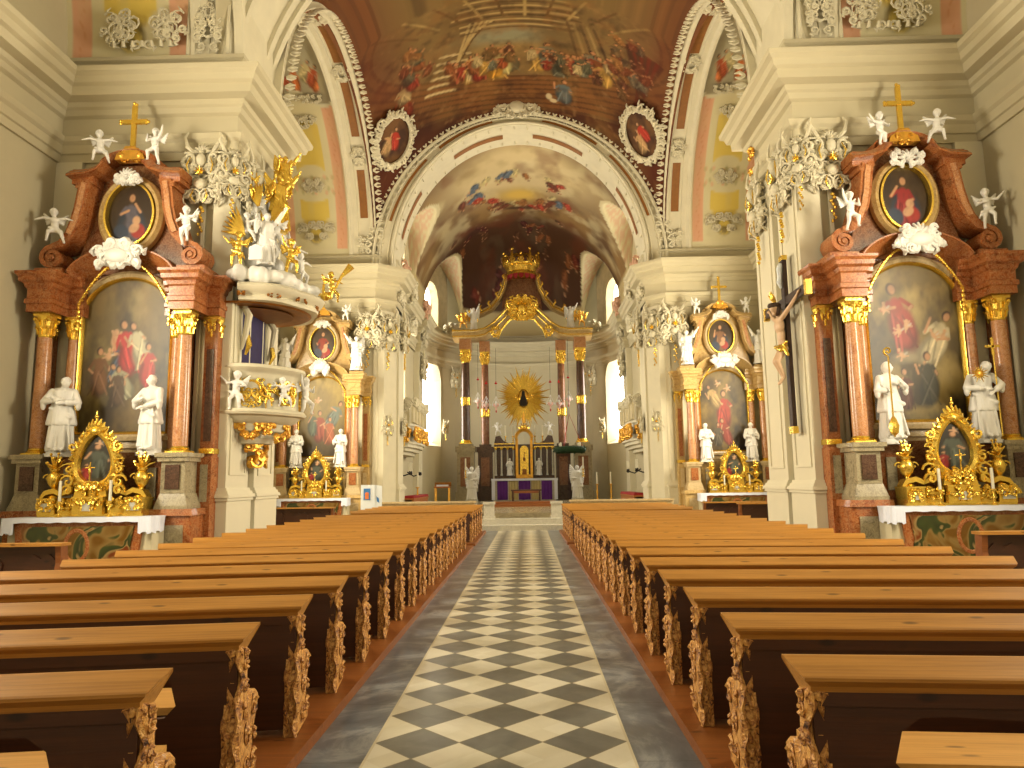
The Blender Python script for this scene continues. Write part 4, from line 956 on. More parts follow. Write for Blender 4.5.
def gold_capital(mb, x, y, z0, r, h, seed=0):
    mb.lathe([(r*.98, 0), (r*1.06, .03*h), (r*1.0, .08*h), (r*1.02, .2*h), (r*1.25, .7*h), (r*1.45, .86*h)], x, y, 12, z0)
    mb.box(x-r*1.35, x+r*1.35, y-r*1.35, y+r*1.35, z0+.86*h, z0+h)
    for tier, (zz, rr, n, s_) in enumerate(((.12, 1.05, 8, .30), (.36, 1.15, 8, .32))):
        for k in range(n):
            a = 2*PI*(k+.5*tier)/n; d = Vector((math.cos(a), math.sin(a), 0)); p = Vector((x, y, z0+zz*h))+d*r*rr
            mb.tube([p, p+d*r*.12+Vector((0, 0, s_*h*.7)), p+d*r*.42+Vector((0, 0, s_*h)), p+d*r*.5+Vector((0, 0, s_*h*.75))], [r*.2, r*.22, r*.17, r*.06], 5)
    for sx in (-1, 1):
        for sy in (-1, 1):
            d = Vector((sx*.707, sy*.707, 0)); p = Vector((x, y, z0+.74*h))+d*r*1.6
            mb.ell(p, (r*.30, r*.30, r*.34), 8, 6)
def column(x, y, z0, z1, r, shaft, parent, capm='gold', caph=None, basem='gold'):
    caph = caph or r*3.3; bh = r*.9
    mb = MB(); hz = z1-caph-z0-bh
    mb.lathe([(r*.98, 0), (r, hz*.1), (r*1.0, hz*.35), (r*.93, hz*.75), (r*.86, hz)], x, y, 20, z0+bh); co = mb.build('column_shaft', shaft, parent, True)
    mb = MB(); mb.box(x-r*1.35, x+r*1.35, y-r*1.35, y+r*1.35, z0, z0+bh*.3); mb.lathe([(r*1.3, 0), (r*1.36, bh*.12), (r*1.25, bh*.26), (r*1.1, bh*.34), (r*1.18, bh*.5), (r*1.12, bh*.6), (r*1.0, bh*.72)], x, y, 20, z0+bh*.28); mb.build('column_base', basem, parent, True)
    mb = MB(); gold_capital(mb, x, y, z1-caph, r*.88, caph); mb.build('capital', capm, parent)
def volute(mb, pts, w, t, y0, y1):
    # ribbon of thickness t along pts in xz, from y0 to y1
    n = len(pts); P = [Vector(p) for p in pts]; L, Rr = [], []
    for i in range(n):
        d = (P[min(i+1, n-1)]-P[max(i-1, 0)]).normalized(); nn = Vector((-d.y, d.x)); tt = t[i] if hasattr(t, '__len__') else t
        L.append(P[i]+nn*tt/2); Rr.append(P[i]-nn*tt/2)
    vs = []; yc = (y0+y1)/2
    for i in range(n):
        for q, y in ((L[i], y0), (L[i], y1), (Rr[i], y1), (Rr[i], y0)): vs.append((q.x, y, q.y))
    fs = [(4*i+k, 4*i+(k+1) % 4, 4*i+4+(k+1) % 4, 4*i+4+k) for i in range(n-1) for k in range(4)]+[(0, 1, 2, 3), (4*n-1, 4*n-2, 4*n-3, 4*n-4)]
    mb.add(vs, fs)
def make_retable(label, group, mats, kind, seed, oval_main):
    M1, M2, M3, SH, BK = mats    # body marble, light trim, dark marble, column shafts, back
    t = thing('altar_retable', (0, 0, 0), label, 'altarpiece', group)
    for s in (-1, 1):
        # podium and pedestals
        mb = MB(); x0, x1 = s*1.02, s*1.72
        mb.box(x0, x1, -.98, 0, 0, 1.02); mb.box(x0-s*.05, x1+s*.05, -1.04, 0, 1.02, 1.14, .02, .02); mb.box(s*.55, s*1.02, -.62, 0, 0, 2.06); mb.box(s*.52, s*1.06, -.68, 0, 2.02, 2.12)
        mb.box(s*1.55, s*1.82, -.45, 0, 0, 2.1); mb.box(s*.45, s*1.02, -.8, 0, 0, .95)
        po = mb.build('podium', M1, t)
        mb = MB(); mb.box(s*1.14, s*1.6, -1.0, -.9, .25, .85, .01); mb.build('podium_panel', M2, po); mb = MB(); mb.box(s*1.62, s*1.76, -.47, -.4, 1.25, 1.95); mb.build('pier_panel', M2, po)
        mb = MB(); cx = s*1.35; mb.box(cx-.30, cx+.30, -1.02, -.45, 1.14, 1.20); mb.box(cx-.30, cx+.30, -1.0, -.45, 1.20, 1.42, .07, .04); mb.box(cx-.22, cx+.22, -.97, -.5, 1.42, 2.0); mb.box(cx-.27, cx+.27, -1.03, -.45, 2.0, 2.08, .0, .0); mb.box(cx-.31, cx+.31, -1.06, -.4, 2.08, 2.16); pe = mb.build('pedestal', M2, t)
        mb = MB(); mb.box(cx-.13, cx+.13, -1.0, -.96, 1.5, 1.94); mb.build('pedestal_panel', M3, pe)
        mb = MB(); mb.box(s*.70, s*.88, -.66, -.6, 1.3, 1.9); mb.build('side_panel', 'marble_grey', po)
        column(s*1.35, -.75, 2.16, 4.86, .138, SH, t, caph=.47); column(s*1.03, -.38, 2.16, 4.86, .115, SH, t, caph=.45)
        # rear pilaster with inlay
        mb = MB(); mb.box(s*1.54, s*1.80, -.34, 0, 2.1, 4.86); pl = mb.build('pilaster', M1, t)
        mb = MB(); mb.box(s*1.60, s*1.74, -.36, -.3, 2.4, 4.2); mb.build('pilaster_inlay', M3, pl)
        mb = MB(); gold_capital(mb, s*1.67, -.2, 4.4, .12, .46); mb.build('pilaster_capital', 'gold', pl); mb = MB(); mb.box(s*1.53, s*1.82, -.37, -.02, 2.16, 2.26); mb.build('pilaster_base', 'gold', pl)
        # entablature block
        mb = MB(); pth = [(s*1.84, 0), (s*1.84, -.42), (s*1.60, -.42), (s*1.60, -1.0), (s*1.12, -1.0), (s*1.12, -.5), (s*.80, -.5)]
        pr = [(0, 4.86), (0, 5.0), (.03, 5.02), (.03, 5.1), (.0, 5.12), (.0, 5.3), (.03, 5.33), (.05, 5.40), (.11, 5.44), (.12, 5.52), (.16, 5.57), (.165, 5.62), (0, 5.64)]
        if s < 0: mb.sweep(pth, [(-d, z) for d, z in pr])
        else: mb.sweep(pth, pr)
        q = [(s*1.84, 0), (s*1.84, -.42), (s*1.60, -.42), (s*1.60, -1.0), (s*1.12, -1.0), (s*1.12, -.5), (s*.80, -.5), (s*.80, 0)]
        q = [(s*1.83, -.01), (s*1.83, -.41), (s*1.59, -.41), (s*1.59, -.99), (s*1.13, -.99), (s*1.13, -.49), (s*.81, -.49), (s*.81, -.01)]; mb.prism(q, 4.865, 5.62, 'z'); mb.build('entablature', M1, t)
        # great side scroll of the upper stage
        sp = [(s*x, z) for x, z in ((.80, 7.55), (.84, 7.3), (.88, 7.0), (.95, 6.7), (1.05, 6.45), (1.20, 6.27), (1.36, 6.22))]
        cxv, czv = s*1.37, 6.0; spir = [(cxv+s*(.22*(1-.72*k/18))*math.cos(PI/2-2*PI*1.5*k/18), czv+(.22*(1-.72*k/18))*math.sin(PI/2-2*PI*1.5*k/18)) for k in range(19)]
        mb = MB(); volute(mb, sp+spir, 0, [.22, .22, .22, .21, .19, .16, .12]+[.10-.003*k for k in range(19)], -.75, -.2)
        mb.lathe([(.20, 0), (.20, .5)], 0, 0, 18); n0 = len(mb.v)-36
        for i in range(n0, len(mb.v)):
            x, y, z = mb.v[i]; mb.v[i] = (cxv+x*.85, -.72+z, czv+y*.85)
        mb.lathe([(.07, 0), (.05, .04)], 0, 0, 12); n0 = len(mb.v)-24
        for i in range(n0, len(mb.v)):
            x, y, z = mb.v[i]; mb.v[i] = (cxv+x, -.74-z, czv+y)
        mb.box(s*1.12, s*1.66, -.78, -.1, 5.63, 5.78); sv = mb.build('side_scroll', M1 if kind != 'x' else M1, t, True)
        mb = MB(); volute(mb, [(s*(x+.0), z) for x, z in ((.80, 7.5), (.84, 7.3), (.88, 7.0), (.95, 6.7), (1.05, 6.46))], 0, [.10]*5, -.78, -.7); mb.build('scroll_inlay', 'marble_rose', sv)
        # broken pediment cap
        mb = MB(); P_ = [(s*.50, 7.98), (s*.60, 7.86), (s*.78, 7.80), (s*1.12, 7.77)]
        if s > 0: P_ = P_[::-1]
        mb.vsweep(P_, [(0, .1), (0, .74), (.06, .80), (.12, .88), (.17, .9), (.18, .1)], 0); mb.box(s*.66, s*1.08, -.72, -.1, 7.5, 7.80); mb.box(s*.72, s*.98, -.76, -.1, 7.40, 7.5); mb.build('upper_entablature', M1, t)
    # back wall of the main stage with arched head
    mb = MB(); A = arc(0, 5.15, 1.0, .95, PI, 0, 20); pts = [(1.2, 2.0)]+[(1.2, 5.6)]+[(x, z) for x, z in reversed(arc(0, 5.35, 1.2, .72, PI, 0, 20))]+[(-1.2, 5.6), (-1.2, 2.0)]
    mb.prism(pts, -.28, 0); mb.box(-1.0, 1.0, -.5, 0, .9, 2.2); mb.build('back_panel', BK, t)
    # arched cornice over the painting
    path = [(-.95, 5.55)]+arc(0, 5.50, .93, .50, PI*.96, PI*.04, 24)+[(.95, 5.55)]
    mb = MB(); mb.vsweep(path, [(-.10, .1), (-.10, .42), (-.04, .50), (0, .56), (.05, .62), (.12, .72), (.15, .76), (.18, .76), (.19, .1)], 0); mb.build('arched_cornice', M1, t, True)
    # sill
    mb = MB(); mb.box(-1.0, 1.0, -.42, 0, 2.18, 2.28); mb.box(-.95, .95, -.46, 0, 2.28, 2.42, 0, .02); mb.box(-.98, .98, -.52, 0, 2.42, 2.50); mb.build('sill', 'marble_beige', t)
    # main painting + frames
    hw = lambda z, a=.84, zs=4.85, h_=.75, z1=5.6: a if z < zs else a*math.sqrt(max(0, 1-((z-zs)/h_)**2))
    fr = [(-.90, 2.58)]+[(-.90, 4.85)]+arc(0, 4.85, .90, .80, PI, 0, 24)[1:-1]+[(.90, 4.85), (.90, 2.58)]
    of = MB(); fr2 = [(x*1.09, 2.58+(z-2.58)*1.03 if z > 2.6 else 2.52) for x, z in fr]
    of.vsweep(fr2, [(-.07, 0), (-.07, .10), (0, .13), (.06, .10), (.06, 0)], -.28, closed=True); of.build('outer_frame', 'marble_beige', t, True)
    mb = MB(); mb.vsweep(fr, [(-.035, 0), (-.03, .12), (0, .16), (.03, .12), (.035, 0)], -.28, closed=True); mb.build('gilt_frame', 'gold', t, True)
    picture('painting', oil(seed, kind), 2.58, 5.62, lambda z: hw(z, .88, 4.85, .78), -.33, t)
    # upper stage body
    mb = MB(); mb.prism([(-1.15, 5.75), (-1.0, 6.3), (-.80, 6.8), (-.74, 7.8), (-.35, 8.02), (.35, 8.02), (.74, 7.8), (.80, 6.8), (1.0, 6.3), (1.15, 5.75)][::-1], -.35, 0); mb.build('upper_stage', BK, t)
    mb = MB(); mb.vsweep([(-.56, 7.88)]+arc(0, 7.72, .58, .40, PI*.86, PI*.14, 12)+[(.56, 7.88)], [(0, .1), (0, .5), (.06, .62), (.12, .66), (.14, .1)], 0); mb.build('crowning_arch', M1, t, True)
    OZ = 6.93
    mb = MB(); mb.vsweep(ring(0, OZ, .58, .74, 40), [(-.09, 0), (-.08, .10), (-.02, .16), (.05, .14), (.09, .08), (.09, 0)], -.38, closed=True); mb.build('oval_frame', 'marble_ochre' if mats[0] != 'marble_ochre' else 'marble_beige', t, True)
    mb = MB(); mb.vsweep(ring(0, OZ, .49, .645, 40), [(-.025, 0), (-.02, .18), (.02, .18), (.025, 0)], -.38, closed=True); mb.build('oval_gilt_edge', 'gold', t, True)
    picture('oval_painting', oval_oil(seed+50, oval_main), OZ-.645, OZ+.645, lambda z: .49*math.sqrt(max(0, 1-((z-OZ)/.645)**2)), -.44, t, nu=50, nv=60)
    # white stucco: cartouche on the arch, crest over the oval
    mb = MB(); rocaille(mb, 1.0, .55, seed+1, 11, .14, .045); mb.ell((0, -.10, -.02), (.24, .10, .14), 14, 8); shell(mb, 0, .1, .22, -.1); mb.xf(Matrix.Translation((0, -.78, 5.98))); mb.build('cartouche', 'statue_white', t, True)
    mb = MB(); rocaille(mb, .75, .32, seed+2, 7, .10, .032); shell(mb, 0, -.05, .2, -.1); mb.xf(Matrix.Translation((0, -.62, 7.68))); mb.build('crest', 'statue_white', t, True)
    # gilt garlands hanging from the cartouche
    for s in (-1, 1):
        mb = MB(); R = random.Random(seed+s)
        for k in range(16):
            u = k/15; x = s*(.22+.66*u); z = 5.88-.78*u**1.6; mb.ell((x, -.55, z), (.03+.015*R.random(), .035, .035), 6, 4)
        rr_ = [(s*(.22+.66*k/10), -.56, 5.88-.78*(k/10)**1.6) for k in range(11)]; mb.tube(rr_, .018, 5)
        for k in range(5): mb.ell((s*.90, -.52, 5.05-.09*k), (.035, .035, .05), 6, 4)
        mb.build('garland', 'gold', t, True)
    return t
red = ('marble_red', 'marble_grey', 'marble_dark', 'marble_rose', 'marble_brown')
och = ('marble_ochre', 'marble_beige', 'marble_red', 'marble_rose', 'marble_ochre')
g_ = 'side altars'
rt = make_retable('red marble side altar nearest on the right, oval Madonna above and glory of angels below', g_, red, 'glory', 3, c(150, 40, 40)); rt.location = (7.65, 14, 0)
rt = make_retable('red marble side altar nearest on the left, painting of kneeling figures in red and blue', g_, red, 'group', 14, c(96, 90, 100)); rt.location = (-7.65, 14, 0)
rt = make_retable('pale ochre marble side altar further back on the right, dark painting under a round arch', g_, och, 'martyr', 25, c(130, 90, 60)); rt.location = (7.65, 27.5, 0)
rt = make_retable('pale ochre marble side altar further back on the left, partly behind the pulpit', g_, och, 'pale', 36, c(150, 60, 40)); rt.location = (-7.65, 27.5, 0)
# marble altar tables, cloths, tabernacles with gilt frames
def make_mensa(label, w=2.35, rail=False):
    t = thing('altar_table', (0, 0, 0), label, 'altar table', 'side altar tables'); mb = MB(); mb.box(-w/2-.1, w/2+.1, -.0, .42, 0, 1.0); mb.box(-w/2-.35, w/2+.35, -.25, .42, 0, .14); mb.build('block', 'plaster', t)
    mb = MB(); mb.prism([(-w/2, .14), (w/2, .14), (w/2-.1, .45), (w/2-.04, .96), (-w/2+.04, .96), (-w/2+.1, .45)], -.06, 0); fp = mb.build('front_panel', 'marble_red', t)
    mb = MB(); mb.prism([(-w/2+.16, .2), (w/2-.16, .2), (w/2-.24, .5), (w/2-.18, .88), (-w/2+.18, .88), (-w/2+.24, .5)], -.08, -.04); 
    mb.build('inlay', 'scagliola', fp)
    mb = MB()
    mb.vsweep(ring(0, .54, .20, .27, 24), [(-.035, 0), (-.02, .012), (.02, .012), (.035, 0)], -.08, closed=True); mb.build('inlay_ring', 'marble_red', fp, True)
    return t
def make_cloth(label, w=2.6):
    mb = MB(); x = w/2; mb.box(-x, x, -.12, .42, 1.015, 1.035)
    # hanging front edge and deeper falls at both ends, with folds
    n = 60; top = []; 
    for s in (-1, 1):
        pts = []
        for i in range(15): u = i/14; pts.append((s*(x-.0), -.12+.5*u))
        vs = []
        for i in range(29):
            u = i/28
            if u < .35: px, py = s*(x-.22+.22*u/.35+.012), -.135
            else: px, py = s*(x+.012), -.135+.52*(u-.35)/.65
            wv = .012*math.sin(i*1.3); dz = .27+.02*math.sin(i*.9)
            vs += [(px+s*wv*.3, py-abs(wv)*.3, 1.035), (px+wv*s, py-abs(wv), 1.03-dz*.5), (px+wv*1.4*s, py-abs(wv)*1.2, 1.03-dz)]
        mb.add(vs, [(3*i+k, 3*i+3+k, 3*i+4+k, 3*i+1+k) for i in range(28) for k in range(2)])
    vs = []
    for i in range(n+1):
        px = -x+2*x*i/n; vs += [(px, -.13, 1.037), (px, -.14-.006*math.sin(i*2.1), .95+.006*math.sin(i*.9))]
    mb.add(vs, [(2*i, 2*i+2, 2*i+3, 2*i+1) for i in range(n)])
    o = mb.build('altar_cloth', 'cloth_white', None, True); return tag(o, label, 'altar cloth', 'white cloths on the side altars')
def make_tabernacle(label, seed):
    t = thing('gilt_tabernacle', (0, 0, 0), label, 'tabernacle', 'gilt tabernacles on the side altars')
    mb = MB(); mb.box(-.95, .95, .05, .45, 0, .05); 
    for (x0, x1, y0, h) in ((-.95, -.62, .02, .30), (-.62, -.28, .08, .26), (-.28, .28, -.04, .32), (.28, .62, .08, .26), (.62, .95, .02, .30)): mb.box(x0+.01, x1-.01, y0, .42, .04, h); mb.box(x0, x1, y0-.02, .42, h, h+.03)
    for s in (-1, 1):
        volute(mb, [(s*x, z) for x, z in ((.95, .33), (.88, .42), (.72, .46), (.60, .40), (.48, .44), (.40, .60))], 0, [.05, .08, .09, .08, .08, .05], .1, .3)
    mb.prism([(-.30, .35), (-.26, .52), (-.12, .62), (.12, .62), (.26, .52), (.30, .35)], .02, .3); mb.build('base', 'gold', t)
    for x in (-.79, 0, .79): mb = MB(); mb.box(x-.1, x+.1, -.072 if x == 0 else -.012, .05, .10, .24); mb.build('silver_panel', 'marble_white', t)
    for x, w_ in ((-.79, .34), (-.45, .34), (0, .56), (.45, .34), (.79, .34)):
        mb = MB(); rocaille(mb, w_, .22, seed+int(x*9), 9, .05, .016); yb_ = -.05 if x == 0 else (.01 if abs(x) > .6 else .06); mb.xf(Matrix.Translation((x, yb_, .22))); mb.build('relief', 'gold', t, True)
    mb = MB(); rocaille(mb, .5, .3, seed, 12, .06, .02); mb.xf(Matrix.Translation((0, .0, .48))); mb.build('relief', 'gold', t, True)
    # bottle-shaped frame around the small painting
    def shp(k, g=0): 
        a = 2*PI*k/48; z = math.sin(a); w = .30+.10*(-z) ; return (math.cos(a)*(w+g)*(1 if abs(z) < .9 else 1), 1.02+z*(.44+g))
    P = [shp(k, .04) for k in range(48)]
    mb = MB(); mb.vsweep(P, [(-.075, 0), (-.06, .07), (0, .11), (.05, .08), (.07, 0)], .16, closed=True)
    R = random.Random(seed)
    for k in range(30):
        x, z = shp(k*48/30, .10); r = .06+.05*R.random(); a = math.atan2(z-1.0, x); sp = cscroll(x, z, r, a+R.uniform(-1, 1), R.choice((-1, 1)), 9, 1.1); mb.tube([(p, .12-.04*math.sin(i*.6), q) for i, (p, q) in enumerate(sp)], [.02+.014*math.sin(PI*i/8) for i in range(9)], 5)
        d = Vector((math.cos(a), 0, math.sin(a))); b = Vector((x, .12, z)); mb.tube([b, b+d*.06, b+d*.12+Vector((.02, 0, 0))], [.022, .022, .004], 5)
    for s in (-1, 1):
        for z, r, a in ((.62, .14, 0), (.85, .10, 1), (1.25, .10, 2), (.46, .12, -.4)): sp = cscroll(s*(.46 if z < 1 else .42), z, r, a if s > 0 else PI-a, s, 10, 1.2); mb.tube([(p, .1, q) for p, q in sp], [.03*(.6+.5*math.sin(PI*i/9)) for i in range(10)], 5)
    # crown-like crest
    for k in range(7): 
        a = PI*(.12+.76*k/6); mb.tube([(0, .1, 1.50), (math.cos(a)*.16, .06, 1.50+math.sin(a)*.14), (math.cos(a)*.2, .1, 1.50+math.sin(a)*.26)], [.03, .04, .012], 5)
    mb.ell((0, .08, 1.52), (.13, .08, .08), 10, 6); mb.ell((0, .08, 1.78), .035); mb.tube([(0, .08, 1.7), (0, .08, 1.88)], .012, 5)
    mb.build('frame', 'gold', t, True)
    cv = Canvas(60, 90, c(46, 40, 28), seed); cv.clouds(3, c(110, 90, 50), .45, .7, .6); cv.fig(.5, .08, .8, c(80, 84, 70), seed=seed); cv.fig(.3, .05, .4, c(150, 40, 34), seed=seed+2); cv.putto(.55, .82, .16, 3)
    mb = MB(); zs = np.linspace(.575, 1.465, 40); hw = []
    for z in zs: s_ = (z-1.02)/.45; s_ = max(-1, min(1, s_)); hw.append(math.sqrt(max(0, 1-s_*s_))*(.33-.10*s_))
    hw = np.array(hw); tt = np.linspace(-1, 1, 24); X = hw[:, None]*tt; Z = np.repeat(zs[:, None], 24, 1); Pm = np.stack([X, np.full_like(X, .155), Z], -1)
    link('painting', grid_mesh('small_oil', Pm, cv.at((X/.45+1)/2, (Z-.575)/.89), 'oil_painting', False), t)
    mb = MB(); mb.prism([(-.3, .5), (.3, .5), (.4, .8), (.2, 1.4), (-.2, 1.4), (-.4, .8)][::-1], .2, .26); mb.build('backing', 'wood_dark', t)
    # small crucifix in front
    mb = MB(); mb.tube([(0, -.02, .56), (0, -.02, .96)], .012, 6); mb.tube([(-.09, -.02, .86), (.09, -.02, .86)], .012, 6); mb.ell((0, -.02, .56), (.05, .04, .03)); mb.ell((0, -.04, .80), (.018, .015, .06)); mb.ell((0, -.04, .885), .02); mb.build('small_cross', 'gold', t, True)
    return t
def make_candle(label, group='altar candles', h=.36, mat='gold'):
    t = thing('candlestick', (0, 0, 0), label, 'candle', group)
    mb = MB(); mb.lathe([(.06, 0), (.065, .015), (.02, .04), (.014, .1), (.026, .13), (.014, .16), (.02, .24), (.045, .26), (.045, .275), (.02, .28)], seg=12); mb.build('holder', mat, t, True)
    mb = MB(); mb.lathe([(.024, .27), (.024, .27+h), (.004, .275+h)], seg=12); cd = mb.build('candle', 'wax', t, True)
    mb = MB(); mb.tube([(0, 0, .27+h), (.002, 0, .30+h)], .0025, 4); mb.build('wick', 'iron', cd); return t
def make_urn(label, seed=1):
    t = thing('gilt_flower_urn', (0, 0, 0), label, 'urn', 'gilt urns on the side altars'); mb = MB()
    mb.lathe([(.10, 0), (.11, .03), (.04, .09), (.035, .16), (.10, .24), (.13, .34), (.11, .42), (.07, .46), (.10, .50), (.11, .52)], seg=14); 
    for s in (-1, 1): sp = cscroll(s*.13, .36, .08, 0 if s > 0 else PI, s, 9, 1.1); mb.tube([(p, 0, q) for p, q in sp], .016, 5)
    mb.build('vase', 'gold', t, True); mb = MB(); R = random.Random(seed)
    for k in range(22):
        a = R.uniform(0, 6.28); e = R.uniform(.1, 1.4); d = Vector((math.cos(a)*math.cos(e), math.sin(a)*math.cos(e)*.6, math.sin(e))); b = Vector((0, 0, .5)); L = R.uniform(.16, .34)
        mb.tube([b, b+d*L*.6, b+d*L+Vector((0, 0, -.02))], [.01, .022, .006], 5)
        if k % 2: mb.ell(b+d*L*.95, .03, 6, 4)
    mb.build('gilt_flowers', 'gold', t, True); return t
men = clo = tab = cnd = urn = None
for (sx, yb, where) in ((1, 12.55, 'near right'), (-1, 12.55, 'near left'), (1, 26.1, 'far right'), (-1, 26.1, 'far left')):
    lab = 'white altar table with inlaid marble front at the %s side altar' % where; loc = (sx*7.65, yb, 0)
    if men is None:
        men = make_mensa(lab); m_ = men; clo = make_cloth('white lace-edged cloth over the %s altar table' % where); c_ = clo
        cnd = make_candle('lit-less white candle left of the gilt frame, %s altar' % where)
    else: m_ = dup(men, label=lab); c_ = dup(clo, label='white lace-edged cloth over the %s altar table' % where)
    m_.location = loc; c_.location = loc
    t_ = make_tabernacle('gilded rococo tabernacle framing a small painting, %s altar' % where, 31+int(yb)+sx); t_.location = (sx*7.65+.05, yb+.12, 1.037)
    for s in (-1, 1):
        lab = 'white candle %s of the small framed painting, %s altar' % ('left' if s < 0 else 'right', where)
        k_ = dup(cnd, (sx*7.65+.05+s*.45, yb+.0, 1.037), label=lab) if not (s < 0 and sx > 0 and yb < 20) else cnd
        k_.location = (sx*7.65+.05+s*.45, yb+.0, 1.037); k_['label'] = lab
        lab = 'gilded urn of flowers %s of the small framed painting, %s altar' % ('left' if s < 0 else 'right', where)
        if urn is None: urn = make_urn(lab); u_ = urn
        else: u_ = dup(urn, label=lab)
        u_.location = (sx*7.65+.05+s*.80, yb+.36, 1.37)
# gold crosses above
def make_cross(label, seed):
    t = thing('gilt_cross', (0, 0, 0), label, 'cross', 'gilt crosses crowning the side altars')
    mb = MB(); mb.box(-.045, .045, -.03, .03, .2, 1.10); mb.box(-.24, .24, -.035, .035, .72, .80)
    for (x, z) in ((-.26, .76), (.26, .76), (0, 1.13)):
        for a in (0, 2.1, 4.2): mb.ell((x+.03*math.cos(a), 0, z+.03*math.sin(a)), .035, 7, 5)
    for k in range(8): a = 2*PI*(k+.5)/8; mb.tube([(0, 0, .76), (.17*math.cos(a), 0, .76+.17*math.sin(a))], [.012, .003], 4)
    mb.build('cross', 'gold', t)
    mb = MB(); mb.prism([(-.30, -.08), (.30, -.08), (.26, .04), (.16, .10), (.10, .2), (-.10, .2), (-.16, .10), (-.26, .04)], -.10, .1); rocaille(mb, .5, .26, seed, 5, .12, .03); mb.build('base', 'gold_old', t, True); return t
for i, (sx, y, where) in enumerate(((1, 13.45, 'near right'), (-1, 13.45, 'near left'), (1, 26.95, 'far right'), (-1, 26.95, 'far left'))):
    g = make_cross('gold cross crowning the %s side altar' % where, 4+i); g.location = (sx*7.65, y, 8.10)
# statues and putti on the near altars
GS = 'white statues on the side altars'
s1 = saint(1.42, 3, ((-.20, -.05, .62), (-.10, -.14, .60)), ((.20, -.06, .66), (.08, -.15, .70)), (.5, -1, -.1), hood=True)
s2 = saint(1.42, 5, ((-.19, -.08, .64), (-.02, -.15, .62)), ((.20, -.08, .66), (.10, -.15, .58)), (-.6, -1, -.3), beard=True, bow=.9)
s3 = saint(1.42, 7, ((-.20, -.08, .64), (-.05, -.16, .66)), ((.20, -.06, .64), (.06, -.16, .62)), (.9, -.7, -.3), bundle=(.0, -.16, .66), w=1.08, bow=.6)
s4 = saint(1.42, 11, ((-.19, -.08, .64), (-.04, -.16, .66)), ((.18, -.08, .62), (.0, -.15, .56)), (-.9, -.8, .1), w=.95)
def statue(me, loc, rz, label, plinth='white'):
    t = thing('saint_statue', loc, label, 'statue', GS, rz); link('figure', me, t).location = (0, 0, .10)
    mb = MB(); mb.prism([(.26*math.cos(2*PI*k/8+PI/8), .2*math.sin(2*PI*k/8+PI/8)) for k in range(8)], 0, .06, 'z'); mb.prism([(.22*math.cos(2*PI*k/8+PI/8), .17*math.sin(2*PI*k/8+PI/8)) for k in range(8)], .06, .12, 'z'); mb.build('plinth', 'statue_white', t); return t
statue(s1, (7.65-.83, 13.15, 2.12), .2, 'white hooded saint statue with gold crozier, left on the near right altar')
statue(s2, (7.65+.86, 13.15, 2.12), -.3, 'white bowed saint statue holding a gold sunburst, right on the near right altar')
statue(s3, (-7.65-.86, 13.15, 2.12), .3, 'white saint statue cradling a bundle, at the far left of the near left altar')
statue(s4, (-7.65+.83, 13.15, 2.12), -.2, 'slender white saint statue looking left, beside the column of the near left altar')
t = thing('gilt_crozier', (7.65-.93, 12.86, 2.24), 'gold crozier staff held by the hooded white statue', 'staff'); mb = MB(); mb.tube([(0, 0, 0), (.0, 0, 1.45)], .014, 6); mb.build('shaft', 'gold', t, True)
mb = MB(); sp = cscroll(0, 1.55, .09, -PI/2, -1, 14, 1.3); mb.tube([(p, 0, q) for p, q in sp], .016, 6); mb.build('crook', 'gold', t, True); mb = MB(); mb.lathe([(.01, -.0), (.07, .05), (.09, .18), (.05, .30), (.01, .36)], seg=8, z0=.02); mb.build('gilt_vessel', 'gold', t, True)
t = thing('gilt_cross_staff', (7.65+1.02, 12.95, 2.24), 'gold staff ending in a cross beside the bowed white statue', 'staff'); mb = MB(); mb.tube([(0, 0, 0), (-.02, 0, 1.55)], .013, 6); mb.build('shaft', 'gold', t, True)
mb = MB(); mb.box(-.04, 0, -.012, .012, 1.45, 1.75); mb.box(-.13, .09, -.012, .012, 1.6, 1.64)
for x, z in ((-.13, 1.62), (.09, 1.62), (-.02, 1.76)): mb.ell((x, 0, z), .03, 7, 5)
mb.build('cross_head', 'gold', t)
t = thing('gilt_sunburst', (7.65+.70, 12.92, 3.36), 'small gold sunburst held by the bowed white statue', 'sunburst'); mb = MB()
for k in range(16): a = 2*PI*k/16; r = .17 if k % 2 else .13; mb.tube([(.04*math.cos(a), 0, .04*math.sin(a)), (r*math.cos(a), 0, r*math.sin(a))], [.018, .004], 4)
mb.build('rays', 'gold', t); mb = MB(); mb.ell((0, -.01, 0), (.06, .02, .06)); mb.build('disc', 'gold_old', t, True)
GP = 'white putti on the side altars'
def putto(me, loc, rz, label, flip=False, scl=1.0, mat=None, group=GP, name='putto'):
    o = link(name, me); o.location = loc; o.rotation_euler = (0, 0, rz); o.scale = (-scl if flip else scl, scl, scl)
    if mat: 
        o.material_slots[0].link = 'OBJECT'; o.material_slots[0].material = MATS[mat]
    return tag(o, label, 'putto', group)
for sx, wh, (A, B, C2, D) in ((1, 'right', (PUT_A, PUT_B, PUT_C, PUT_A)), (-1, 'left', (PUT_B, PUT_C, PUT_B, PUT_A))):
    X = sx*7.65
    putto(A, (X-.52, 13.25, 8.18), .3, 'white putto left of the gold cross on the near %s altar' % wh, False, .88); putto(B, (X+.56, 13.25, 8.20), -.2, 'white putto right of the gold cross on the near %s altar' % wh, True, .88)
    putto(C2, (X-1.25, 13.15, 6.52), .3, 'white putto on the left side scroll of the near %s altar' % wh, False, .9); putto(D, (X+1.32, 13.15, 6.52), -.2, 'white putto on the right side scroll of the near %s altar' % wh, True, .9)
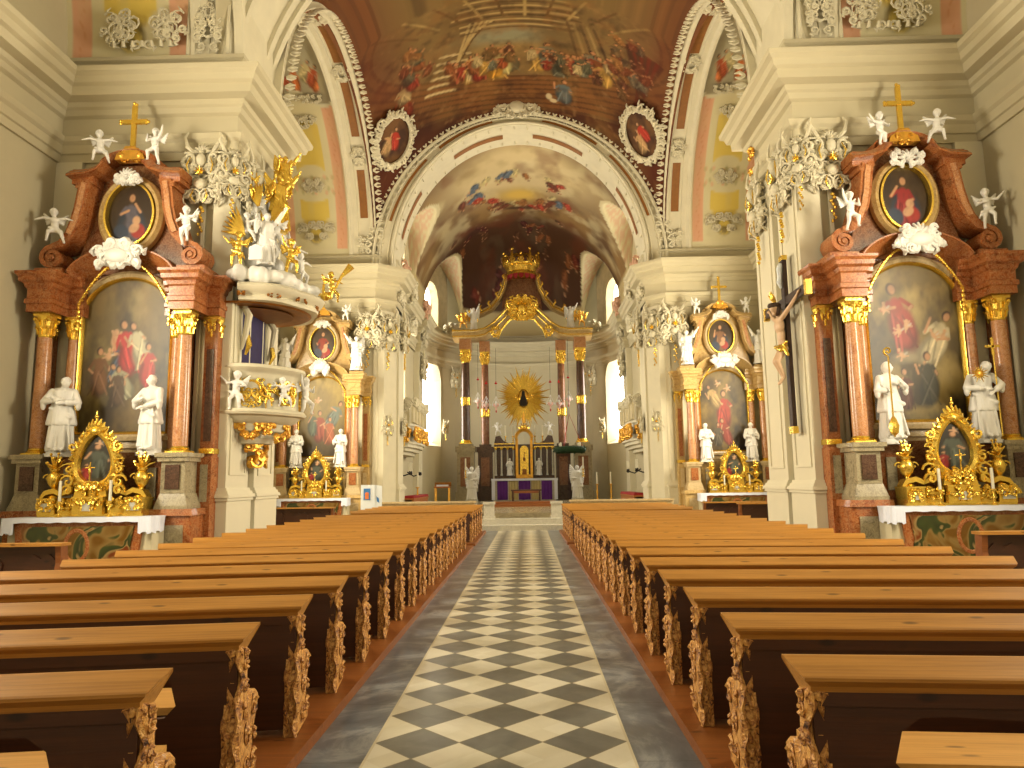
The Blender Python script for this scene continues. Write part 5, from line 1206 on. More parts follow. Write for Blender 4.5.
# far altars: standing saints, seated angels, gilt crest
f1 = saint(1.35, 15, ((-.18, -.08, .62), (-.05, -.15, .66)), ((.18, -.08, .64), (.05, -.15, .60)), (.3, -1, -.1))
f2 = saint(1.35, 17, ((-.20, -.02, .85), (-.30, -.05, 1.0)), ((.18, -.08, .62), (.08, -.16, .60)), (.3, -1, .1), wings=True)
for sx, wh in ((1, 'right'), (-1, 'left')):
    X = sx*7.65
    statue(f1, (X-.84, 26.75, 2.16), .1, 'white standing saint left of the painting on the far %s altar' % wh); t = statue(f1, (X+.84, 26.75, 2.16), -.1, 'white standing saint right of the painting on the far %s altar' % wh); t.scale = (-1, 1, 1)
    for s in (-1, 1):
        t = statue(f2, (X+s*1.36, 26.8, 5.82), s*.2, 'white winged angel %s of the oval picture on the far %s altar' % ('left' if s < 0 else 'right', wh)); t.scale = (s, 1, .92)
    for s in (-1, 1): putto(PUT_C, (X+s*.95, 26.75, 8.02), 0, 'small white putto %s of the top of the far %s altar' % ('left' if s < 0 else 'right', wh), s > 0, .8)
# ------------------------------------------------------------------ stucco ornament
GO = 'rococo stucco clusters on the pilasters'
def make_capital(label, seed=4):
    t = thing('stucco_ornament', (0, 0, 0), label, 'stucco ornament', GO)
    mb = MB(); rocaille(mb, .90, 1.15, seed, 15, .22, .034)
    for s in (-1, 1):
        for z, r, a in ((.38, .19, 1.2), (.0, .16, -.4), (-.34, .12, -1.2)):
            sp = cscroll(s*.30, z, r, a if s > 0 else PI-a, s, 14, 1.4); mb.tube([(p, -.14, q) for p, q in sp], [.042*(.5+.6*math.sin(PI*i/13)) for i in range(14)], 6)
        mb.tube([(s*.12, -.05, .5), (s*.30, -.16, .68), (s*.38, -.12, .9), (s*.32, -.1, 1.02)], [.04, .045, .03, .012], 6)
    mb.ell((0, -.16, -.12), (.14, .10, .12), 12, 8); shell(mb, 0, .55, .22, -.16); mb.ell((0, -.18, .38), (.10, .10, .14)); mb.build('scrollwork', 'stucco', t, True)
    mb = MB(); R = random.Random(seed)
    for s in (-1, 1):
        mb.tube([(s*.20, -.22, .42), (s*.27, -.24, .25), (s*.22, -.22, .08)], [.008, .02, .006], 5); mb.tube([(s*.12, -.2, -.25), (s*.17, -.22, -.4), (s*.08, -.18, -.52)], [.008, .02, .006], 5)
    mb.build('gilding', 'gold', t, True); mb = MB()
    for k in range(9): mb.ell((.04*math.sin(k*2.1), -.09, -.60-.07*k), (.045-.003*k, .04, .04), 7, 5)
    mb.build('gilt_drop', 'gold', t, True); mb = MB()
    for k in range(8): a = 2*PI*k/8; mb.tube([(0, -.2, .12), (.10*math.cos(a), -.26, .12+.10*math.sin(a))], [.03, .01], 4)
    mb.build('gilt_star', 'gold', t, True); return t
cap0 = None
spots = []
for s, w in ((1, 'right'), (-1, 'left')):
    spots += [((s*6.36, 13.86, 7.75), 0, 1.0, 'near %s pier, side facing the viewer' % w), ((s*5.66, 14.45, 7.65), -s*PI/2, 1.05, 'near %s pier, first nave pilaster' % w), ((s*5.66, 15.95, 7.65), -s*PI/2, 1.05, 'near %s pier, second nave pilaster' % w),
              ((s*5.80, 14.0-.14, 7.8), -s*PI/4, .8, 'corner of the near %s pier' % w),
              ((s*5.95, 27.30, 7.35), 0, 1.15, 'far %s pier, side facing the viewer' % w), ((s*5.30, 27.65, 7.3), -s*PI/4, 1.15, 'far %s pier, slanting corner' % w), ((s*4.86, 28.7, 7.4), -s*PI/2, 1.1, 'inner face of the %s choir arch pier' % w),
              ((s*5.25, 36.8, 7.4), -s*PI/2, 1.1, '%s choir wall pilaster before the apse' % w), ((s*5.30, 29.95, 7.4), -s*PI/2, .95, '%s choir wall just beyond the arch' % w), ((s*4.05, 42.25, 7.6), -s*PI/4*.9, .9, '%s curve of the apse wall' % w)]
for i, (loc, rz, sc, w) in enumerate(spots):
    lab = 'white and gold stucco cluster high on the %s' % w
    if cap0 is None: cap0 = make_capital(lab); o = cap0
    else: o = dup(cap0, label=lab)
    o.location = loc; o.rotation_euler = (0, 0, rz); o.scale = (sc, sc, sc)
# stucco in the frieze above the pilasters and on the cornice of the choir
def stucco(name, label, mbf, loc, rz=0, mat='stucco', rx=0, group=None, cat='stucco ornament'):
    mb = MB(); mbf(mb); o = mb.build(name, mat, None, True); o.location = loc; o.rotation_euler = (rx, 0, rz); return tag(o, label, cat, group)
for s, w in ((1, 'right'), (-1, 'left')):
    stucco('panel_ornament', 'broad scrolled stucco piece above the cornice over the near %s altar' % w, lambda m: (rocaille(m, 1.9, .85, 31, 20, .07, .022), [m.tube([(x, -.05, -.42), (x, -.09, -.30)], [.05, .03], 6) for x in (-.6, -.4, -.2, 0, .2, .4, .6)]), (s*7.75, 13.78, 11.12), 0, 'stucco', .06)
    stucco('strip_ornament', 'narrow upright stucco strip above the corner of the near %s pier' % w, lambda m: (rocaille(m, .58, 1.4, 33, 18, .07, .022), m.vsweep(ring(0, -.1, .16, .24, 20), [(-.03, 0), (0, .05), (.03, 0)], 0, closed=True), m.vsweep([(-.42, -.75), (-.42, .8)], [(-.04, 0), (0, .06), (.04, 0)], 0), m.vsweep([(.42, -.75), (.42, .8)], [(-.04, 0), (0, .06), (.04, 0)], 0)), (s*6.42, 13.86, 11.3), 0, 'stucco', .0)
    stucco('keel_ornament', 'gilt scroll hanging under the cornice corner of the near %s pier' % w, lambda m: (rocaille(m, .3, .9, 35, 8, .10, .03),), (s*5.68, 16.3, 9.1), -s*PI/2, 'gold_old')
    # ornament heaps sitting on the choir cornice
    for k, (x, y, z, rz) in enumerate(((5.0, 29.6, 10.3, -PI/2), (5.0, 35.9, 10.3, -PI/2), (4.2, 41.5, 10.3, -.9), (5.0, 31.5, 10.2, -PI/2))):
        stucco('cornice_ornament', ['pinkish stucco figure heap on the %s choir cornice by the arch', 'pinkish stucco heap on the %s choir cornice before the apse', 'white stucco heap on the %s cornice of the apse', 'small stucco heap midway on the %s choir cornice'][k] % w,
               lambda m: (rocaille(m, 1.3, 1.0, 41+k, 14, .3, .055), m.ell((0, -.1, -.1), (.3, .2, .25))), (s*x, y, z), rz*s, 'stucco_pink' if k < 2 else 'stucco')
    # inside the entablature at the choir corners
    for k, (x, y, z, rz) in enumerate(((5.05, 28.7, 9.0, -PI/2), (5.2, 36.8, 9.0, -PI/2), (5.2, 33.2, 9.0, -PI/2))):
        stucco('frieze_ornament', ['stucco scrolls in the frieze of the %s choir arch pier', 'stucco scrolls in the frieze before the apse, %s', 'stucco scrolls in the %s choir frieze above the balcony'][k] % w, lambda m: rocaille(m, .95, .8, 51+k, 12, .26, .045), (s*x, y, z), rz*s, 'stucco')
# fringe of the arches
def fringe(pts, nrm, mb, R, size=.17):
    for i, (p, n) in enumerate(zip(pts, nrm)):
        p = Vector(p); n = Vector(n); t = Vector((-n.z, 0, n.x)) if abs(n.y) < .01 else n.cross(Vector((1, 0, 0))).normalized()
        for s in (-1, 1):
            sc = size*R.uniform(.7, 1.2); q = [p, p+n*sc*.6+t*s*sc*.5, p+n*sc+t*s*sc*.2, p+n*sc*.75-t*s*sc*.1]; mb.tube([(a.x, a.y-.06, a.z) for a in q], [.035, .045, .03, .014], 5)
mb = MB(); R = random.Random(3); P_, N_ = [], []
for i in range(64):
    a = PI*(.03+.94*i/63); P_.append((5.92*math.cos(a), 27.38, Z0+6.33*math.sin(a))); N_.append((math.cos(a), 0, math.sin(a)))
fringe(P_, N_, mb, R, .24); struct(mb.build('trim_11', 'stucco', smooth=True))
mb = MB()
for i in range(56):
    a = PI*(.02+.96*(i+.5)/56); x, z = 5.72*math.cos(a), Z0+6.20*math.sin(a); sp = cscroll(x, z, .085, a+(.8 if i % 2 else -2.2), 1 if i % 2 else -1, 8, .9); mb.tube([(p, 27.42, q) for p, q in sp], .022, 5)
    if i % 2 == 0:
        x, z = 5.02*math.cos(a), Z0+5.88*math.sin(a)
        for yy in (27.75, 29.05): mb.tube([(x*.998, yy-.10, z-.01), (x*.992, yy, z-.05), (x*.998, yy+.10, z-.01)], [.02, .04, .02], 5)
struct(mb.build('trim_13', 'stucco', smooth=True))
for sg in (1, -1):
    mb = MB(); 
    for i in range(64):
        a = PI*(.02+.96*i/63); y, z = YC+5.6*math.cos(a), Z0+6.0*math.sin(a); n = Vector((0, math.cos(a), math.sin(a))); p = Vector((sg*5.66, y, z))
        for s in (-1, 1):
            sc = R.uniform(.08, .20); tt = Vector((0, -n.z, n.y)); mb.tube([p, p-n*.0+tt*s*sc*.5+Vector((-sg*.12, 0, 0))*1.0, p+tt*s*sc*.3+Vector((-sg*.24, 0, 0))], [.04, .045, .016], 5)
        if False:
            q = Vector((sg*6.17, YC+5.60*math.cos(a), Z0+.1+5.88*math.sin(a)))
            for s in (-1, 1): mb.tube([q, q+tt*s*.16+Vector((s*.10, 0, 0)), q+tt*s*.30], [.03, .04, .012], 5)
    struct(mb.build('trim_12', 'stucco', smooth=True))
for sg, w in ((1, 'right'), (-1, 'left')):
    for k, a_ in enumerate((.045, .235, .415, .585, .765, .955)):
        a = PI*a_; m = MB(); rocaille(m, .55, .8, 400+k, 10, .10, .032); shell(m, 0, .1, .2, -.08); er = Vector((0, math.cos(a), math.sin(a))); tg = Vector((0, -math.sin(a), math.cos(a)))
        M = Matrix(((sg, er.x, tg.x, sg*6.17), (0, er.y, tg.y, YC+5.58*math.cos(a)), (0, er.z, tg.z, Z0+.1+5.95*math.sin(a)), (0, 0, 0, 1))); m.xf(M)
        tag(m.build('archivolt_ornament', 'stucco', None, True), 'stucco cluster on the %s side arch, %s' % (w, ['at its far foot', 'between the lower two inlays beyond', 'beyond the crown', 'on the near side of the crown', 'above the near foot', 'at its near foot'][k]), 'stucco ornament', 'stucco clusters on the side arches')
    for k, v_ in enumerate((.13, .32, .60, .70)):
        a = v_*PI/2; m = MB(); rocaille(m, [1.5, 1.1, 1.2, 2.4][k], [.7, .55, .5, .4][k], 500+k, [14, 12, 10, 18][k], .08, .026); shell(m, 0, .0, .22, -.07); er = Vector((0, math.cos(a), math.sin(a))); tg = Vector((0, -math.sin(a), math.cos(a)))
        M = Matrix(((sg, er.x, tg.x, sg*8.1), (0, er.y, tg.y, YC+5.50*math.cos(a)), (0, er.z, tg.z, Z0+.38+5.72*math.sin(a)), (0, 0, 0, 1))); m.xf(M)
        tag(m.build('vault_ornament', 'stucco', None, True), 'stucco relief on the painted %s chapel vault, %s' % (w, ['lowest rosette', 'between the two yellow fields', 'above the upper yellow field', 'wavy edge under the small fresco'][k]), 'stucco ornament', 'stucco reliefs on the chapel vaults')
def crest(m):
    rocaille(m, 2.3, .95, 61, 20, .2, .06); shell(m, 0, .15, .5, -.15, 9); m.ell((0, -.14, -.05), (.3, .16, .3), 12, 8)
    for s in (-1, 1): m.tube([(s*.3, -.1, .2), (s*.75, -.16, .35), (s*.9, -.12, .65), (s*.75, -.1, .75)], [.06, .07, .045, .015], 6); m.tube([(s*.1, -.1, .5), (s*.25, -.14, .9), (s*.05, -.1, 1.1)], [.06, .05, .015], 6)
stucco('arch_crest', 'large stucco crest on the crown of the choir arch', crest, (-.02, 27.3, 16.65), 0, 'stucco')
# painted cartouches in the spandrels
for s, w, pos in ((1, 'right', (4.78, 26.15, 14.72)), (-1, 'left', (-4.84, 26.12, 14.66))):
    t = thing('spandrel_cartouche', pos, 'scrolled white cartouche with a small painting, %s corner under the big ceiling fresco' % w, 'cartouche')
    nn = Vector((-s*4.85, -4.35, -4.3)).normalized(); yy = -nn; zz = (Vector((0, 0, 1))-yy*yy.z).normalized(); xx = yy.cross(zz); t.rotation_euler = Matrix((xx, yy, zz)).transposed().to_euler(); t.location = Vector((s*4.93, 26.4, 14.9))+nn*.08
    mb = MB(); R = random.Random(71)
    for k in range(44):
        a = 2*PI*k/44; x, z = .78*math.cos(a), 1.02*math.sin(a); sp = cscroll(x, z, .17*R.uniform(.7, 1.2), a+R.uniform(-1, 1), R.choice((-1, 1)), 9, 1.1); mb.tube([(p, -.08-.08*math.sin(i*.4), q) for i, (p, q) in enumerate(sp)], [.035+.025*math.sin(PI*i/8) for i in range(9)], 5)
        d = Vector((math.cos(a), 0, math.sin(a))); b = Vector((x*1.1, -.1, z*1.1)); 
        if k % 4 == 0: mb.tube([b, b+d*.10, b+d*.17+Vector((.05, 0, .03))], [.05, .05, .015], 5)
    mb.vsweep(ring(0, 0, .70, .93, 40), [(-.06, 0), (0, .1), (.06, 0)], 0, closed=True); mb.build('scroll_frame', 'stucco', t, True)
    cv = Canvas(60, 80, c(70, 44, 30), 5+s); cv.clouds(3, c(130, 90, 50), .4, .7, .7); cv.fig(.38, .1, .6, c(190, 150, 100), seed=4+s); cv.fig(.64, .3, .55, c(176, 54, 36), seed=9+s, ang=.3)
    picture('small_painting', cv, -.9, .9, lambda z: .68*math.sqrt(max(0, 1-(z/.92)**2)), -.05, t, nu=40, nv=50, mat='painted_plaster')

# ------------------------------------------------------------------ pulpit on the near left pier
PX, PY = -5.72, 15.0
t = thing('pulpit', (PX, PY, 0), 'white and gold rococo pulpit with sounding board on the near left pier', 'pulpit')
A0, A1 = -PI*.5-.12, PI*.5+.12
def lath(prof, name, mat, par, wob=None, seg=40, a0=A0, a1=A1, smooth=True):
    m = MB(); m.lathe(prof, 0, 0, seg, 0, a0, a1, wob=wob); return m.build(name, mat, par, smooth)
bw = lambda a, z: 1+.035*math.cos(5*a)
lath([(.98, 3.05), (1.0, 3.11), (.99, 3.65), (1.02, 3.77), (1.04, 3.81), (1.10, 3.84), (1.14, 3.89), (1.12, 3.95), (1.05, 3.97)], 'basket', 'stucco', t, bw)
bk = lath([(1.05, 2.93), (1.14, 2.95), (1.17, 3.0), (1.12, 3.06), (1.02, 3.08)], 'lower_rim', 'stucco', t, bw)
cb = lath([(.10, 2.12), (.20, 2.22), (.32, 2.30), (.30, 2.36), (.50, 2.40), (.56, 2.52), (.54, 2.58), (.76, 2.64), (.82, 2.78), (.96, 2.84), (1.05, 2.94)], 'corbel', 'stucco', t, bw)
def on(a, z, r): return Vector((math.cos(a)*r, math.sin(a)*r, z))
def wrap(mb, a, r, z):  # bend a flat ornament around the basket at angle a
    for i, (x, y, zz) in enumerate(mb.v):
        an = a+x/r; rr = r-y; mb.v[i] = (math.cos(an)*rr, math.sin(an)*rr, zz+z)
    return mb
for k, a in enumerate((-1.15, -.35, .45, 1.2)):
    m = MB(); rocaille(m, .55, .62, 80+k, 9, .07, .022); m.vsweep(ring(0, 0, .18, .22, 20), [(-.03, 0), (0, .05), (.03, 0)], -.02, closed=True); wrap(m, a, .99, 3.41); m.build('gilt_relief', 'gold', t, True)
    m = MB(); rocaille(m, .8, .36, 90+k, 9, .08, .03); wrap(m, a, .78, 2.66); m.build('gilt_corbel_scroll', 'gold_old', cb, True)
m = MB(); rocaille(m, .7, .8, 99, 14, .1, .035); wrap(m, -.2, .34, 2.28); m.ell(on(0, 2.05, .08), (.14, .14, .16)); m.build('gilt_tip', 'gold_old', cb, True)
m = MB(); m.prism([(-1.2, .0), (1.2, .0), (1.2, .1), (-1.2, .1)], 4.07, 4.14, 'z'); 
def put_part(me, name, par, loc, rz, sc, mat=None):
    o = link(name, me, par); o.location = loc; o.rotation_euler = (0, 0, rz); o.scale = (sc,)*3
    if mat: o.material_slots[0].link = 'OBJECT'; o.material_slots[0].material = MATS[mat]
    return o
put_part(PUT_A, 'basket_putto', t, on(-1.42, 3.36, 1.12), 0, .95); put_part(PUT_B, 'basket_putto', t, on(-.55, 3.36, 1.12), .5, .8); put_part(PUT_C, 'basket_putto', t, on(.1, 3.36, 1.18), 1.2, 1.0)
put_part(PUT_C, 'gilt_putto', t, on(-.85, 3.3, 1.10), .2, .6, 'gold')
# curtained doorway in the pier and side brackets
m = MB(); m.box(-.02, .06, -.64, .64, 3.9, 5.25); m.build('doorway_curtain', 'dark_curtain', t)
for s in (-1, 1):
    m = MB(); m.box(-.05, .08, s*.72-.05, s*.72+.05, 3.95, 5.3); m.tube([(.10, s*.74, 5.25), (.24, s*.76, 5.0), (.18, s*.76, 4.6), (.10, s*.74, 4.3)], [.06, .08, .06, .03], 8); m.build('side_bracket', 'stucco', t, True)
    m = MB(); m.tube([(.2, s*.7, 4.6), (.24, s*.7, 4.4), (.16, s*.68, 4.2)], [.05, .06, .02], 6); m.build('gilt_leaf', 'gold', t, True)
sb = lath([(1.28, 5.20), (1.36, 5.21), (1.38, 5.27), (1.35, 5.32), (1.42, 5.38), (1.48, 5.42), (1.51, 5.48), (1.47, 5.52), (1.40, 5.56), (1.0, 5.62), (.5, 5.66)], 'sounding_board', 'stucco', t, lambda a, z: 1+.03*math.cos(7*a), 56, -1.40)
lath([(.55, 5.19), (1.12, 5.19), (1.18, 5.17), (1.24, 5.20)], 'soffit_ring', 'gold_dark', sb)
m = MB(); m.lathe([(.9, 5.155), (.9, 5.165)], .05, 0, 36, 0, sx=.9, sy=.9); m.build('soffit_painting', 'ochre_inlay', sb)
for k in range(7): m = MB(); rocaille(m, .30, .12, 120+k, 4, .04, .016); wrap(m, -1.35+.45*k, 1.40, 5.33); m.build('gilt_rim_ornament', 'gold_dark', sb, True)
# clouds
def clouds(m):
    R = random.Random(12)
    for k in range(34):
        a = R.uniform(-1.6, 1.6); r = R.uniform(.5, 1.42); q = on(a, 5.70+.12*R.random(), r*.93); m.ell(q, (R.uniform(.12, .26), R.uniform(.12, .26), R.uniform(.09, .20)), 8, 6)
    for k in range(60):
        z = 5.7+2.5*R.random(); r = .70*(1-(z-5.9)/2.6); a = R.uniform(-1.6, 1.6); q = on(a, z, r*R.uniform(.5, 1)); m.ell(q, (R.uniform(.1, .2),)*3, 7, 5)
cl = sculpt('clouds', clouds, .035, 2); put_part(cl, 'clouds', t, (0, 0, 0), 0, 1.0)
ANG = saint(1.35, 21, ((-.20, -.08, .66), (-.22, -.2, .80)), ((.2, -.06, .9), (.28, -.1, 1.05)), (.3, -1, 0), wings=True)
put_part(ANG, 'white_angel', t, (.62, -.95, 6.0), .5, .82); put_part(ANG, 'gilt_angel', t, (.55, -.1, 7.0), .9, .98, 'gold')
put_part(PUT_B, 'white_putto', t, (.95, -.2, 6.35), .8, .9); put_part(PUT_A, 'white_putto', t, (.25, -.75, 7.2), .2, .9); put_part(PUT_C, 'gilt_putto', t, (1.05, -.7, 6.2), .6, .95, 'gold'); put_part(PUT_C, 'white_putto', t, (.5, .3, 6.9), 1., .9); put_part(PUT_A, 'gilt_putto', t, (.15, -1.25, 6.2), 0, .9, 'gold'); put_part(PUT_B, 'gilt_putto', t, (.35, -.45, 6.9), .3, .8, 'gold')
put_part(PUT_A, 'white_putto', t, (.75, -.75, 6.75), .4, .9); put_part(PUT_B, 'white_putto', t, (.9, .5, 6.3), 1.2, .9); put_part(PUT_C, 'gilt_putto', t, (.2, -.9, 7.7), 0, .8, 'gold'); put_part(PUT_B, 'white_putto', t, (.3, -1.1, 6.7), 0, .8)
put_part(ANG, 'gilt_top_angel', t, (.50, .35, 8.0), .7, .72, 'gold')
for k, (p0, L, rz) in enumerate((((.25, -1.2, 6.55), .7, 2.0), ((.75, -.8, 6.9), .5, .9), ((.4, -.9, 7.3), .5, 1.4))):
    m = MB(); b = Vector(p0)
    for i in range(7): a = rz+.16*i; m.tube([b, b+Vector((math.cos(a)*.3*L, 0, math.sin(a)*.5*L)), b+Vector((math.cos(a)*.7*L, .05, math.sin(a)*L))], [.035, .05, .012], 5)
    m.build('gilt_wing', 'gold', t, True)
m = MB(); m.prism([(.42, 6.0), (.68, 6.0), (.68, 6.26), (.55, 6.32), (.42, 6.26)], -1.35, -1.28); m.build('white_tablet', 'statue_white', t)
m = MB(); m.ell((1.55, .15, 5.62), (.12, .12, .1)); m.build('gilt_knob', 'gold', t, True); m = MB(); m.tube([(1.55, .2, 5.65), (1.75, .25, 5.85), (1.85, .3, 6.1), (2.05, .35, 6.35)], [.03, .028, .035, .09], 8); rocaille(m, .5, .7, 140, 10, .12, .04); 
for i in range(len(m.v)):
    pass
m.build('gilt_trumpet', 'gold', t, True)
put_part(PUT_B, 'gilt_trumpeter', t, (1.68, .2, 5.78), 1.0, .85, 'gold')
# ------------------------------------------------------------------ crucifix on the near right pier
t = thing('crucifix', (5.52, 14.40, 0), 'life-size painted crucifix with gold loincloth on the near right pier', 'crucifix')
m = MB(); m.box(-.04, .04, -.09, .09, 2.55, 6.02); m.box(-.035, .045, -1.12, 1.2, 5.02, 5.20); m.build('cross_beams', 'wood_cross', t)
m = MB(); m.box(-.055, .055, -.105, .105, 2.42, 2.56); m.box(-.05, .055, -.10, .10, 5.98, 6.08); m.build('gilt_beam_tip', 'gold', t); 
for y0 in (-1.22, 1.12): m = MB(); m.box(-.05, .06, y0, y0+.11, 4.97, 5.25); m.build('gilt_arm_tip', 'gold', t)
m = MB(); m.tube([(-.06, -.02, 5.90), (-.10, -.05, 5.8), (-.08, 0, 5.66), (-.11, -.03, 5.52), (-.07, 0, 5.40)], [.05, .06, .05, .055, .02], 6); m.build('scroll_label', 'paper', t, True)
def corpus(m):
    # local: facing -y, arms along x; hips at z 4.2
    hp = Vector((0, 0, 4.22)); ch = Vector((0, -.05, 4.62)); nk = Vector((.0, -.06, 4.84)); hd = Vector((.09, -.16, 4.97))
    m.ell(hp, (.135, .095, .12), 12, 8); m.ell(hp.lerp(ch, .5), (.115, .08, .2), 12, 8); m.ell(ch, (.165, .095, .17), 12, 8); m.ell(ch+Vector((0, .0, .12)), (.18, .07, .08), 12, 6)
    cap(m, nk, hd, .05, .05); head(m, hd, .105, (.5, -.9, -.5), True, True, True)
    for s in (-1, 1):
        sh = Vector((s*.18, -.04, 4.76)); e = Vector((s*.50, -.0, 4.90)); h = Vector((s*.80, .05, 5.08)); cap(m, sh, e, .055, .042); cap(m, e, h, .042, .026); hand(m, h, Vector((s, 0, .45)), 1.5)
        hi = Vector((s*.075, 0, 4.14)); k = Vector((s*.06+.04, -.17, 3.88)); f = Vector((.02+s*.03, -.03, 3.56)); cap(m, hi, k, .085, .06); cap(m, k, f, .058, .036); cap(m, f, f+Vector((0, -.10, -.13)), .035, .03, 8)
cm = sculpt('body', corpus, .016, 2); o = link('body', cm, t); o.rotation_euler = (0, 0, -PI/2); o.location = (-.10, .02, 0); o.material_slots[0].link = 'OBJECT'; o.material_slots[0].material = MATS['skin_paint']
m = MB()
for k in range(16): a = 2*PI*k/16; m.ell((.085*math.cos(a)+.09, -.16+.085*math.sin(a), 5.02), (.05, .05, .05), 6, 5)
for k in range(8): m.ell((.09+.07*math.cos(PI*k/7), -.10, 4.94-.02*(k % 3)), (.04, .05, .09), 6, 5)
o = m.build('hair', 'hair_paint', t, True); o.rotation_euler = (0, 0, -PI/2); o.location = (-.10, .02, 0)
def loin(m): m.ell((0, -.01, 4.16), (.16, .12, .10), 12, 7); cap(m, (-.13, -.10, 4.2), (.14, -.10, 4.10), .045, .05); cap(m, (.15, -.04, 4.14), (.24, .0, 3.98), .05, .03); cap(m, (.15, -.04, 4.2), (.26, -.02, 4.24), .035, .03)
lm = sculpt('loincloth', loin, .014, 1); o = link('loincloth', lm, t); o.rotation_euler = (0, 0, -PI/2); o.location = (-.10, .02, 0); o.material_slots[0].link = 'OBJECT'; o.material_slots[0].material = MATS['gold']
for k, a in enumerate((-.5, 0, .5)):
    m = MB(); b = Vector((-.22, -.06, 5.08)); d = Vector((-.35, .75*math.sin(a)+.15, math.cos(a)*.8)).normalized(); m.tube([b, b+d*.12, b+d*.26], [.02, .04, .008], 5); m.build('gilt_ray', 'gold', t)
# ------------------------------------------------------------------ high altar in the apse
HF = .5
t = thing('high_altar', (0, 40.6, HF), 'tall baroque high altar with dark columns, arched entablature and gold crown in the apse', 'altarpiece')
def hz(z): return z-HF
for s in (-1, 1):
    for (x, y, w) in ((3.25, -.5, .55), (2.2, .3, .48)):
        mb = MB(); mb.box(s*x-w, s*x+w, y-w, y+w+.3, 0, .5); mb.box(s*x-w*.85, s*x+w*.85, y-w*.85, y+w, .5, 2.7); mb.box(s*x-w, s*x+w, y-w, y+w, 2.7, 3.0); mb.box(s*x-w*.7, s*x+w*.7, y-w*.7, y+w, 3.0, 3.15)
        p = mb.build('pedestal', 'marble_grey' if x > 3 else 'marble_dark', t); mb = MB(); mb.box(s*x-w*.5, s*x+w*.5, y-w*.9, y-w*.8, .8, 2.4); mb.build('pedestal_panel', 'marble_brown', p)
    column(s*3.25, -.5, 3.15, 8.5, .25, 'marble_dark', t, caph=.75); column(s*2.2, .3, 2.8, 8.5, .23, 'marble_brown', t, caph=.75)
    for x, y in ((3.25, -.5), (2.2, .3)):
        mb = MB(); mb.lathe([(.24, 5.3 if x > 3 else 4.7), (.29, 5.36 if x > 3 else 4.76), (.27, 5.6 if x > 3 else 5.0), (.30, 5.75 if x > 3 else 5.15), (.24, 5.8 if x > 3 else 5.2)], s*x, y, 14); mb.build('gilt_column_band', 'gold', t, True)
    mb = MB(); mb.box(s*3.25-.33, s*3.25+.33, -.83, .3, 8.5, 9.1); mb.box(s*2.2-.3, s*2.2+.3, 0, .8, 8.5, 9.1); mb.build('impost_block', 'marble_rose', t)
    # entablature sweeping inwards and up
    pth = [(s*3.95, 9.15), (s*2.6, 9.15), (s*2.1, 9.25), (s*1.6, 9.55), (s*1.15, 10.0), (s*.7, 10.45), (0, 10.65)]
    if s > 0: pth = pth[::-1]
    if s < 0: pass
    mb = MB(); mb.vsweep(pth, [(-.05, -.4), (-.05, .9), (.05, 1.0), (.10, 1.05), (.22, 1.1), (.28, 1.25), (.36, 1.3), (.38, -.4)], 0); mb.build('entablature', 'marble_ochre', t, True); mb = MB(); mb.tube([(a, -1.34, b+.33) for a, b in pth], .05, 6); mb.tube([(a, -1.10, b+.04) for a, b in pth], .04, 6); mb.build('gilt_moulding', 'gold', t, True)
    # volute ribs rising to the crown
    pts = [(s*x, z) for x, z in ((3.0, 10.3), (2.75, 10.6), (2.3, 10.75), (1.8, 11.0), (1.35, 11.55), (1.08, 12.1), (.95, 12.6), (.88, 12.9))]
    mb = MB(); volute(mb, pts, 0, [.34, .32, .3, .3, .3, .28, .26, .24], -.3, .3); sp = cscroll(s*3.05, 10.45, .34, PI/2, s, 14, 1.3); mb.tube([(p, 0, q) for p, q in sp], .11, 7); mb.build('crown_rib', 'marble_ochre', t, True)
    mb = MB(); R = random.Random(int(s+4))
    for k in range(12):
        p = pts[min(7, 1+k//2)]; mb.tube([(p[0], -.32, p[1]+.05), (p[0]+s*.14, -.36, p[1]+.26), (p[0]+s*.05+R.uniform(-.1, .1), -.32, p[1]+.42)], [.05, .06, .015], 5)
    rr_ = [(p[0], -.34, p[1]) for p in pts]; mb.tube(rr_, .05, 6); 
    for k in range(6): mb.tube([(s*(2.6+.2*k), -.3, 10.2), (s*(2.6+.22*k), -.36, 10.7+.15*math.sin(k)), (s*(2.5+.26*k), -.3, 11.1-.1*k)], [.07, .08, .02], 6)
    mb.build('gilt_leafage', 'gold', t, True)
    put_part(ANG, 'white_angel', t, (s*2.75, -.6, 9.66), s*.3, .95); put_part(PUT_B, 'gilt_putto', t, (s*3.35, -.6, 10.1), s*.3, 1.2, 'gold_old')
    mb = MB(); rocaille(mb, .5, .6, 201, 8, .12, .035); mb.xf(Matrix.Translation((s*1.5, -1.2, 9.35))); mb.build('gilt_scroll', 'gold', t, True)
    for k in range(7): pass
# painted drapery/canopy behind the crown ribs
mb = MB(); mb.prism([(-1.2, 10.7), (1.2, 10.7), (1.1, 11.7), (.85, 12.8), (-.85, 12.8), (-1.1, 11.7)], .1, .25); mb.build('canopy_back', 'marble_brown', t)
mb = MB(); rocaille(mb, 1.5, 1.3, 210, 18, .2, .055); mb.ell((0, -.15, 0), (.28, .15, .3)); mb.xf(Matrix.Translation((0, -1.3, 10.65))); mb.build('gilt_cartouche', 'gold', t, True)
mb = MB(); 
for s in (-1, 1): mb.tube([(s*.15, -1.0, 10.2), (s*.7, -1.1, 10.1), (s*1.2, -1.1, 9.5), (s*1.35, -1.1, 9.0)], [.07, .09, .07, .03], 6)
mb.build('gilt_arch_edge', 'gold', t, True)
